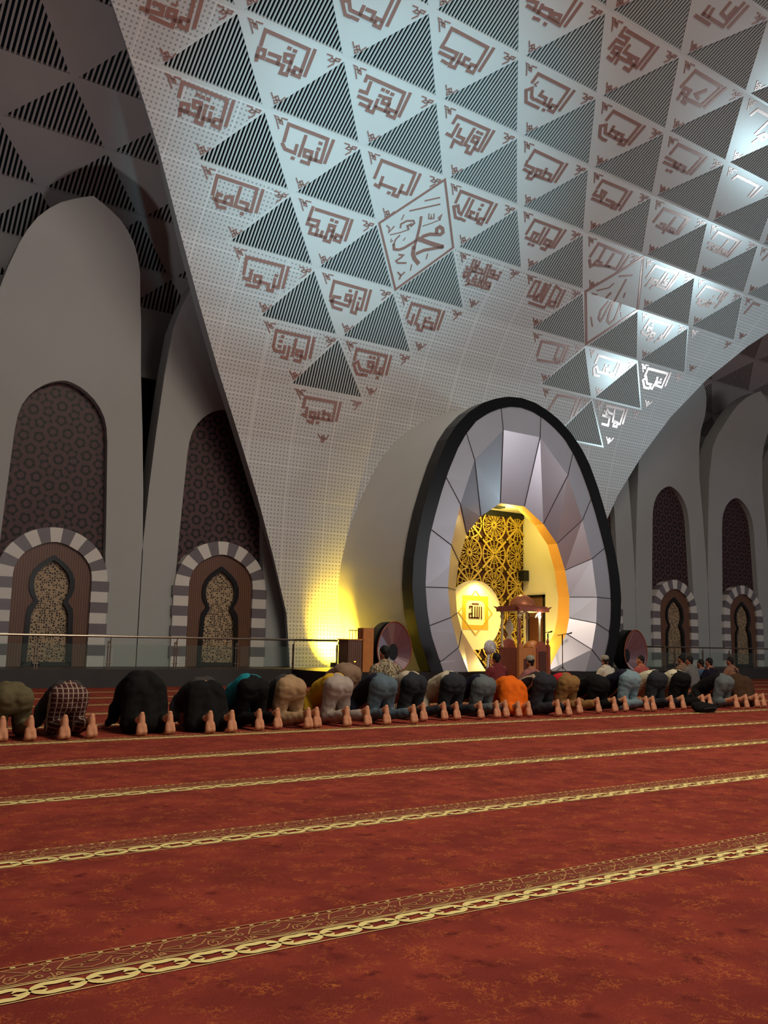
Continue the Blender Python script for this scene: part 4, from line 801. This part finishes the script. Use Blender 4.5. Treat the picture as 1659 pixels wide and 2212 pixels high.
# ================================================================== people
def caps(mb, p0, p1, r0, r1, n=12):
    p0, p1 = Vector(p0), Vector(p1); d = p1-p0; L = d.length
    if L < 1e-5: mb.ball(p0, r0, n); return
    pts = []; rr = []
    for k in range(5):
        a = math.pi/2*(1-k/4*.98); pts.append(p0-d/L*r0*math.sin(a)); rr.append(max(.002, r0*math.cos(a)))
    for k in range(5):
        a = math.pi/2*(k/4*.98+.02); pts.append(p1+d/L*r1*math.sin(a)); rr.append(max(.002, r1*math.cos(a)))
    mb.tube(pts, rr, n)
def union(name, prims, vox, m, parent, wrinkle=0.0, wsc=9.0, smooth=4):
    mb = MB()
    for p in prims:
        if p[0] == 'c': caps(mb, *p[1:])
        else: mb.ball(p[1], p[2], 16)
    off = WORLD[parent.name]; me = bpy.data.meshes.new('tmp'); me.from_pydata([(Vector(v)-off)[:] for v in mb.v], [], mb.f); me.update()
    bm = bmesh.new(); bm.from_mesh(me); bmesh.ops.remove_doubles(bm, verts=bm.verts, dist=1e-6); bmesh.ops.recalc_face_normals(bm, faces=bm.faces); bm.to_mesh(me); bm.free()
    o = bpy.data.objects.new('tmp', me); COL.objects.link(o)
    md = o.modifiers.new('r', 'REMESH'); md.mode = 'VOXEL'; md.voxel_size = vox
    if smooth: s = o.modifiers.new('s', 'SMOOTH'); s.factor = .5; s.iterations = smooth
    dg = bpy.context.evaluated_depsgraph_get(); dg.update(); ev = o.evaluated_get(dg); nm = bpy.data.meshes.new_from_object(ev)
    bpy.data.objects.remove(o); bpy.data.meshes.remove(me); nm.name = name; nm.materials.clear(); nm.materials.append(m)
    if wrinkle:
        nm.update(); vn = [v.normal.copy() for v in nm.vertices]; sd = Vector((hash(name) % 7, off.x*3.1, off.y))
        for v, nn in zip(nm.vertices, vn):
            q = v.co+sd; a = noise.noise(Vector((q.x*wsc, q.y*wsc*.7, q.z*wsc*.5)))+.5*noise.noise(q*wsc*2.1)
            v.co += nn*(a*wrinkle)
    for p in nm.polygons: p.use_smooth = True
    nm.update(); x = bpy.data.objects.new(name, nm); COL.objects.link(x); x.parent = parent; WORLD[x.name] = off; return x
def cloth(name, col, var=.15, rough=.85): return mat(name, col, rough, 0, .15, var, 7)
K = {}
K['olive'] = cloth('olive_cloth', lin(98, 88, 62)); K['black'] = cloth('black_cloth', lin(22, 21, 20)); K['char'] = cloth('charcoal_cloth', lin(44, 42, 42)); K['dgrey'] = cloth('dark_grey_cloth', lin(66, 60, 58))
K['plaid'] = over(over(cloth('plaid_cloth', lin(70, 38, 36)), bands(0, .052, .2), lin(176, 158, 138)), bands(2, .05, .2), lin(150, 128, 112))
K['teal'] = cloth('teal_cloth', lin(30, 128, 136)); K['beige'] = cloth('beige_cloth', lin(168, 136, 100)); K['lgrey'] = cloth('light_grey_cloth', lin(166, 152, 140)); K['yellow'] = cloth('yellow_cloth', lin(206, 162, 40))
K['jean'] = cloth('blue_grey_denim', lin(88, 104, 112), .25); K['ljean'] = cloth('light_blue_denim', lin(126, 148, 154), .22); K['djean'] = cloth('dark_denim', lin(46, 48, 52), .25); K['gjean'] = cloth('grey_denim', lin(98, 104, 104), .25)
K['navy'] = cloth('navy_cloth', lin(32, 30, 44)); K['cream'] = cloth('off_white_cloth', lin(190, 176, 150)); K['orange'] = cloth('orange_cloth', lin(232, 106, 20), .1)
K['stripe'] = over(cloth('striped_cloth', lin(48, 40, 38)), bands(0, .13, .2, phase=.3), lin(186, 170, 140)); K['khaki'] = cloth('khaki_cloth', lin(140, 104, 60)); K['red'] = cloth('red_cloth', lin(206, 40, 50), .1)
K['wpat'] = over(cloth('white_patterned_cloth', lin(214, 206, 172), .06), blotch(11, .66), lin(74, 60, 62)); K['brown'] = cloth('dark_brown_cloth', lin(72, 50, 34)); K['maroon'] = cloth('maroon_cloth', lin(116, 48, 50)); K['pink'] = cloth('dusty_pink_cloth', lin(160, 104, 96))
K['white'] = cloth('white_cloth', lin(206, 200, 180), .05); K['rose'] = cloth('rose_cloth', lin(172, 92, 82)); K['grey'] = cloth('grey_cloth', lin(116, 114, 112)); K['taupe'] = cloth('taupe_cloth', lin(140, 112, 90)); K['tan'] = cloth('tan_pink_cloth', lin(150, 108, 86))
K['blot'] = over(cloth('grey_patterned_cloth', lin(96, 86, 70)), blotch(38, .52), lin(176, 160, 128)); K['capg'] = cloth('grey_cap_cloth', lin(158, 152, 134), .06); K['blue'] = cloth('dull_blue_cloth', lin(70, 96, 120))
def foot(P, x, y, yawf, sc=1.0):
    W_ = 1.22                        # sole towards -Y, toes tucked on the carpet
    c, s = math.cos(yawf), math.sin(yawf)
    def w(dx, dy, dz): return (x+(dx*W_*c-dy*s)*sc, y+(dx*W_*s+dy*c)*sc, dz*sc)
    P += [('c', w(0, .055, .205), w(0, .045, .235), .034, .026), ('c', w(0, .05, .20), w(0, .035, .10), .036, .038), ('c', w(-.02, .035, .11), w(-.022, .025, .045), .032, .036), ('c', w(.02, .035, .11), w(.024, .025, .045), .030, .033),
          ('c', w(0, .06, .21), w(0, .13, .17), .034, .04)]
    for k, (dx, r, L) in enumerate(((-.036, .0155, .055), (-.014, .012, .052), (.006, .0112, .046), (.024, .0105, .040), (.040, .010, .034))):
        P += [('c', w(dx, .022, .030), w(dx, .022+L*.5, .013), r, r*.9), ('c', w(dx, .022+L*.5, .012), w(dx*1.05, .022+L, .0125), r*.9, r*.8)]
    return w(0, .13, .165)
def hand(P, x, y, z, ang, sd, sc=1.0):                  # palm down, five bent fingers
    c, s = math.cos(ang), math.sin(ang)
    def w(dx, dy, dz): return (x+(dx*c-dy*s)*sc, y+(dx*s+dy*c)*sc, z+dz*sc)
    P += [('c', w(-.022, .0, .006), w(-.024, .075, .004), .017, .015), ('c', w(.0, .0, .007), w(.0, .08, .005), .018, .016), ('c', w(.022, .0, .006), w(.024, .07, .003), .017, .014)]
    for dx, L in ((-.030, .058), (-.010, .068), (.010, .064), (.030, .05)):
        P += [('c', w(dx, .082, .004), w(dx*1.08, .082+L*.55, .006), .0092, .0085), ('c', w(dx*1.08, .082+L*.55, .006), w(dx*1.12, .082+L, -.003), .0085, .0072)]
    P += [('c', w(-sd*.026, .018, .003), w(-sd*.056, .05, .0), .0115, .0095), ('c', w(-sd*.056, .05, .0), w(-sd*.062, .078, -.003), .0095, .008)]
def face(P, c, up_, fwd, sc=1.0):                       # nose, brow, chin and ears added to a head centred at c
    c, u, f = Vector(c), Vector(up_).normalized(), Vector(fwd).normalized(); r = f.cross(u)
    P += [('c', c+f*.088-u*.005, c+f*.106-u*.035, .011, .016), ('c', c+f*.05-u*.085, c+f*.082-u*.098, .034, .022), ('c', c+f*.088+r*.03-u*.062, c+f*.088-r*.03-u*.062, .010, .010)]
    for s in (-1, 1): P += [('c', c+r*s*.078+u*.012, c+r*s*.08-u*.028, .016, .013), ('c', c+f*.082+r*s*.034+u*.012, c+f*.086+r*s*.02+u*.012, .012, .010)]
def bow(label, X, Y, top, feet, lower, upper, robe=False, skin='skin', up_w=1.0, elbow=.215, group='men bowing in the prayer row', sc=1.0, bare=.0, hairm=None):
    (fa, ya), (fb, yb2) = feet; yf = (ya+yb2)/2; o = thing('person', (X, yf+.35, 0), label, 'person', group)
    hz = top-.135*sc; yh = yf+.40*sc; P = []
    A = foot(P, fa, ya, -.05, sc); B = foot(P, fb, yb2, .08, sc)
    kn = [(X-.125*sc, yf+.50*sc, .065), (X+.125*sc, yf+.50*sc, .065)]; hip = [(X-.085*sc, yh, hz), (X+.085*sc, yh, hz)]; pel = (X, yh+.05, hz+.02)
    ch = (X, yh+.34*sc, max(.30, hz-.10)); sh = (X, yh+.50*sc, .25*sc+.02); hd_ = (X, yh+.70*sc, .115*sc)
    for an, k, h in ((A, kn[0], hip[0]), (B, kn[1], hip[1])): P += [('c', an, k, .042, .055), ('c', k, h, .062, .085)]
    P += [('c', pel, ch, .115, .125), ('c', ch, sh, .125, .105), ('c', sh, hd_, .055, .055), ('e', hd_, (.080*sc, .105*sc, .092*sc))]
    face(P, hd_, (0, .75, .6), (0, .6, -.8), .9)
    AR = []
    for s in (-1, 1):
        a0 = (X+s*.165*sc, yh+.47*sc, .25*sc); el = (X+s*elbow*sc, yh+.38*sc, .125*sc); wr = (X+s*.225*sc, yh+.58*sc, .045)
        P += [('c', a0, el, .048, .04), ('c', el, wr, .038, .028)]; hand(P, wr[0], wr[1]+.02, .022, -s*.15, s, sc); AR.append((a0, el, wr))
    union('body', P, .0105, M[skin], o, smooth=2)
    if robe:
        Q = [('e', (X-.08, yh-.01, hz), (.145, .14, .135)), ('e', (X+.08, yh-.01, hz), (.145, .14, .135)), ('c', (X-.10, yh, hz-.04), (kn[0][0]-.03, yf+.34, .10), .15, .12), ('c', (X+.10, yh, hz-.04), (kn[1][0]+.03, yf+.34, .10), .15, .12), ('c', (X, yh-.02, hz-.08), (X, yf+.30, .12), .15, .14)]
        for an, k in ((A, kn[0]), (B, kn[1])): Q.append(('c', (an[0], an[1]+.07, an[2]-.03), (k[0], k[1]-.12, .10), .072, .10))
        union('robe', Q, .016, K[lower], o, .018, 7)
    else:
        Q = [('e', (X-.07, yh-.015, hz+.005), (.132, .142, .128)), ('e', (X+.07, yh-.015, hz+.005), (.132, .142, .128)), ('e', (X, yh-.0, hz+.02), (.12, .142, .118)), ('c', (X-.09, yh-.02, hz-.06), (X+.09, yh-.02, hz-.06), .105, .105), ('c', (X, yh+.05, hz+.03), (X, yh+.12, hz+.01), .14, .14)]
        for an, k, h in ((A, kn[0], hip[0]), (B, kn[1], hip[1])):
            k2 = (k[0], k[1]-.01, .085); an2 = (an[0]+(k[0]-an[0])*(.04+bare), an[1]+(k[1]-an[1])*(.04+bare), an[2]-.02-bare*.1)
            Q += [('c', h, k2, .118, .085), ('c', k2, an2, .082, .062)]
        union('trousers', Q, .0135, K[lower], o, .016, 8)
    w = up_w; Q = [('c', (X-.05, yh+.10, hz+.045), (X-.07, ch[1], ch[2]+.03), .13*w, .135*w), ('c', (X+.05, yh+.10, hz+.045), (X+.07, ch[1], ch[2]+.03), .13*w, .135*w), ('c', (X-.07, ch[1], ch[2]+.02), (X-.09, sh[1], sh[2]+.01), .135*w, .115), ('c', (X+.07, ch[1], ch[2]+.02), (X+.09, sh[1], sh[2]+.01), .135*w, .115)]
    for a0, el, wr in AR: Q += [('c', a0, el, .078, .062), ('c', el, (el[0]+(wr[0]-el[0])*.75, el[1]+(wr[1]-el[1])*.75, el[2]+(wr[2]-el[2])*.75), .06, .045)]
    union('shirt', Q, .0145, K[upper], o, .014, 8)
    union('hair', [('e', (hd_[0], hd_[1]-.0, hd_[2]+.03), (.086*sc, .10*sc, .085*sc))], .014, M['hair'] if not hairm else K[hairm], o, .004, 25)
    return o
ROW = 'men bowing in the prayer row'
bow('person bowing in olive trousers, at the left end of the row', 2.17, 9.55, .54, ((2.02, 9.56), (2.285, 9.52)), 'olive', 'olive')
bow('person bowing in dark red plaid trousers and dark grey shirt', 2.74, 9.5, .55, ((2.61, 9.50), (2.905, 9.55)), 'plaid', 'dgrey')
bow('person bowing in a wide black robe beside the plaid trousers', 3.58, 9.55, .62, ((3.435, 9.55), (3.765, 9.57)), 'black', 'black', robe=True, up_w=1.2)
bow('person bowing in black with a pale grey sleeve showing at left', 4.28, 9.5, .58, ((4.195, 9.48), (4.465, 9.48)), 'black', 'dgrey', robe=True)
bow('person bowing in black trousers with a teal shirt showing at left', 4.93, 9.55, .60, ((4.835, 9.54), (5.11, 9.60)), 'black', 'teal')
bow('person bowing in beige trousers with feet close together', 5.43, 9.5, .60, ((5.478, 9.52), (5.625, 9.56)), 'beige', 'dgrey')
bow('person bowing in light grey trousers and a yellow shirt', 6.12, 9.53, .61, ((6.045, 9.55), (6.335, 9.52)), 'lgrey', 'yellow')
bow('person bowing in faded blue jeans and a navy shirt, left half of row', 6.83, 9.55, .61, ((6.65, 9.56), (7.08, 9.55)), 'jean', 'navy')
bow('person bowing in charcoal jeans and off white shirt next to faded jeans', 7.52, 9.75, .62, ((7.42, 9.80), (7.78, 9.80)), 'djean', 'cream')
bow('person bowing in black jeans and off white shirt, second of two alike', 8.20, 9.75, .62, ((7.98, 9.78), (8.40, 9.76)), 'djean', 'cream')
bow('person bowing in grey jeans and navy shirt beside the orange robe', 8.80, 9.75, .58, ((8.72, 9.78), (8.93, 9.82)), 'gjean', 'navy')
bow('person bowing in a bright orange robe', 9.36, 9.8, .53, ((9.17, 9.82), (9.38, 9.82)), 'orange', 'orange', robe=True, sc=.9)
bow('person bowing in dark jeans and a striped dark shirt', 9.88, 9.65, .62, ((9.82, 9.66), (10.02, 9.64)), 'djean', 'stripe')
bow('person bowing in khaki trousers and a bright red shirt', 10.63, 9.85, .59, ((10.50, 9.88), (10.92, 9.87)), 'khaki', 'red')
bow('person bowing all in black beside the red shirt', 11.40, 9.9, .56, ((11.33, 9.90), (11.66, 9.96)), 'black', 'black')
bow('person bowing in pale blue jeans and a navy shirt', 12.05, 9.85, .645, ((12.03, 9.84), (12.18, 9.82)), 'ljean', 'navy')
bow('person bowing in white patterned shirt and dark jeans, beside pale jeans', 12.80, 9.88, .63, ((12.70, 9.86), (13.03, 9.88)), 'djean', 'wpat')
bow('person bowing in white patterned shirt and black trousers', 13.46, 9.86, .63, ((13.57, 9.88), (13.80, 9.90)), 'black', 'wpat')
bow('person bowing in grey jeans and black shirt, second from the right end of row', 14.32, 9.7, .575, ((14.15, 9.62), (14.42, 9.60)), 'gjean', 'black', bare=.3)
bow('person bowing in dark brown, last before the right edge', 15.02, 9.72, .56, ((14.94, 9.74), (15.12, 9.72)), 'brown', 'brown', robe=True)
bow('person bowing in taupe in the row ahead, seen above the grey trousers', 7.3, 11.5, .70, ((7.15, 11.15), (7.45, 11.15)), 'taupe', 'taupe', group='men in the rows ahead')
def seated(label, X, Y, top, upper, lower, cap=None, wd=1.0, lean=0.0, turn=0.0, skin='skin2', strap=False, base=0.0):
    o = thing('person', (X, Y, base), label, 'person', 'men in the rows ahead'); P = []; h = top-base
    hd_ = (X+lean*.5, Y+.06, base+h-.115); nk = (X+lean*.45, Y+.035, base+h-.25); sh = (X+lean*.4, Y+.02, base+h-.30); pel = (X, Y, base+.17); k = [(X-.17, Y+.42, base+.09), (X+.17, Y+.42, base+.09)]
    P += [('c', pel, (X+lean*.2, Y+.01, base+h*.42), .14*wd, .125*wd), ('c', (X+lean*.2, Y+.01, base+h*.42), sh, .125*wd, .10), ('c', (sh[0]-.13*wd, sh[1], sh[2]-.02), (sh[0]+.13*wd, sh[1], sh[2]-.02), .055, .055), ('c', nk, hd_, .052, .05), ('e', hd_, (.078, .095, .112))]
    ft = Vector((math.sin(turn), math.cos(turn), 0)); face(P, hd_, (0, 0, 1), ft)
    for s, kk in ((-1, k[0]), (1, k[1])):
        P += [('c', (X+s*.09, Y, base+.14), kk, .085, .06), ('c', kk, (X+s*.1, Y-.02, base+.06), .055, .045)]
        el = (sh[0]+s*.24*wd, Y+.10, base+h*.36); wr = (X+s*.17, Y+.32, base+.18); P += [('c', (sh[0]+s*.16*wd, sh[1], sh[2]-.03), el, .05, .042), ('c', el, wr, .04, .028)]; hand(P, wr[0], wr[1], wr[2]-.01, -s*.1, s)
    F = []; foot(F, X-.1, Y-.14, -.3, .8); foot(F, X+.1, Y-.14, .3, .8); P += [(q[0], *[(v[0], v[1], v[2]+base) if hasattr(v, '__len__') else v for v in q[1:]]) for q in F]
    union('body', P, .0125, M[skin], o, smooth=2)
    Q = [('c', (X, Y, base+.14), (X+lean*.2, Y+.0, base+h*.42), .185*wd, .165*wd), ('c', (X+lean*.2, Y, base+h*.42), (sh[0], sh[1], sh[2]-.06), .165*wd, .14*wd), ('c', (sh[0]-.14*wd, sh[1], sh[2]-.055), (sh[0]+.14*wd, sh[1], sh[2]-.055), .075, .075), ('c', (nk[0], nk[1], nk[2]-.02), (nk[0], nk[1], nk[2]+.005), .07, .062)]
    for s in (-1, 1):
        el = (sh[0]+s*.24*wd, Y+.10, base+h*.36); wr = (X+s*.18, Y+.30, base+.19); Q += [('c', (sh[0]+s*.17*wd, sh[1], sh[2]-.06), el, .08, .066), ('c', el, wr, .062, .045)]
    union('shirt', Q, .017, K[upper], o, .007, 9)
    Q = [('c', (X-.09, Y, base+.13), (X+.09, Y, base+.13), .14, .14)]
    for s, kk in ((-1, k[0]), (1, k[1])): Q += [('c', (X+s*.09, Y, base+.13), (kk[0], kk[1], base+.095), .11, .085), ('c', (kk[0], kk[1], base+.085), (X+s*.10, Y-.04, base+.075), .075, .06)]
    union('trousers', Q, .017, K[lower], o, .007, 9)
    c = Vector(hd_)
    union('hair', [('e', c-ft*.012+Vector((0, 0, .026)), (.084, .097, .10)), ('c', c-ft*.05, c-ft*.055-Vector((0, 0, .05)), .05, .045)], .013, M['hair'], o, .004, 30)
    if cap:
        g = MB(); g.lathe([(.089, -.005), (.094, .0), (.094, .05), (.085, .085), (.05, .105), (.01, .112)], (c.x-ft.x*.008, c.y-ft.y*.008, c.z+.03), 20); g.build('cap', K[cap], o, smooth=True)
    if strap:
        g = MB(); g.ribbon([(sh[0]-.15, sh[2]+.0), (sh[0]-.02, base+h*.5), (sh[0]+.14, base+.2)], .03, lambda q, f: (q[0], Y-.175-f, q[1]), .01, .01); g.build('shoulder_strap', K['black'], o)
seated('person kneeling in grey patterned shirt with thick black hair', 7.95, 11.5, 1.0, 'blot', 'djean', None, 1.15)
seated('person seated in maroon shirt beside the white fan', 12.72, 14.3, .87, 'maroon', 'black', None, 1.15, .03, .3)
seated('person seated in pink shirt and grey cap before the pulpit', 13.42, 14.0, .81, 'pink', 'dgrey', 'capg', 1.0)
seated('person seated in white shirt and pale cap near mihrab rim', 17.45, 15.5, .81, 'white', 'grey', 'capg', 1.1, -.06, .5)
seated('person seated in rose shirt before the right egg panel', 18.15, 15.0, .84, 'rose', 'djean', None, 1.0, .02, -.4)
seated('person seated in plain grey shirt in front of right doors', 20.10, 15.0, .83, 'grey', 'dgrey', None, 1.15)
seated('person seated in taupe shirt half hidden behind the grey shirt', 20.75, 15.75, .85, 'taupe', 'dgrey', None, 1.05)
seated('person seated in dark shirt beside dull blue shirt', 20.65, 14.8, .80, 'navy', 'black', None, 1.0)
seated('person seated in dull blue shirt behind the dark shirt', 21.38, 15.6, .74, 'blue', 'djean', None, 1.0)
seated('person seated in tan shirt with a bag strap across the back', 22.0, 15.1, .82, 'tan', 'dgrey', None, 1.1, strap=True)
# bag on the carpet
t = thing('backpack', (12.92, 9.38, 0), 'black backpack lying flat on the carpet behind the feet', 'bag')
union('bag_body', [('e', (12.90, 9.40, .075), (.26, .15, .085)), ('e', (12.80, 9.42, .10), (.15, .12, .085))], .012, K['black'], t, .012, 12)
b = MB(); b.tube([(13.02, 9.33, .08), (13.14, 9.30, .10), (13.24, 9.33, .13), (13.26, 9.40, .10), (13.14, 9.42, .07), (13.05, 9.42, .08)], .014, 6); b.build('shoulder_strap', K['black'], t)
b = MB(); b.tube([(12.72, 9.27, .07), (12.9, 9.245, .085), (13.06, 9.26, .07)], .008, 6); b.build('zipper', K['dgrey'], t)
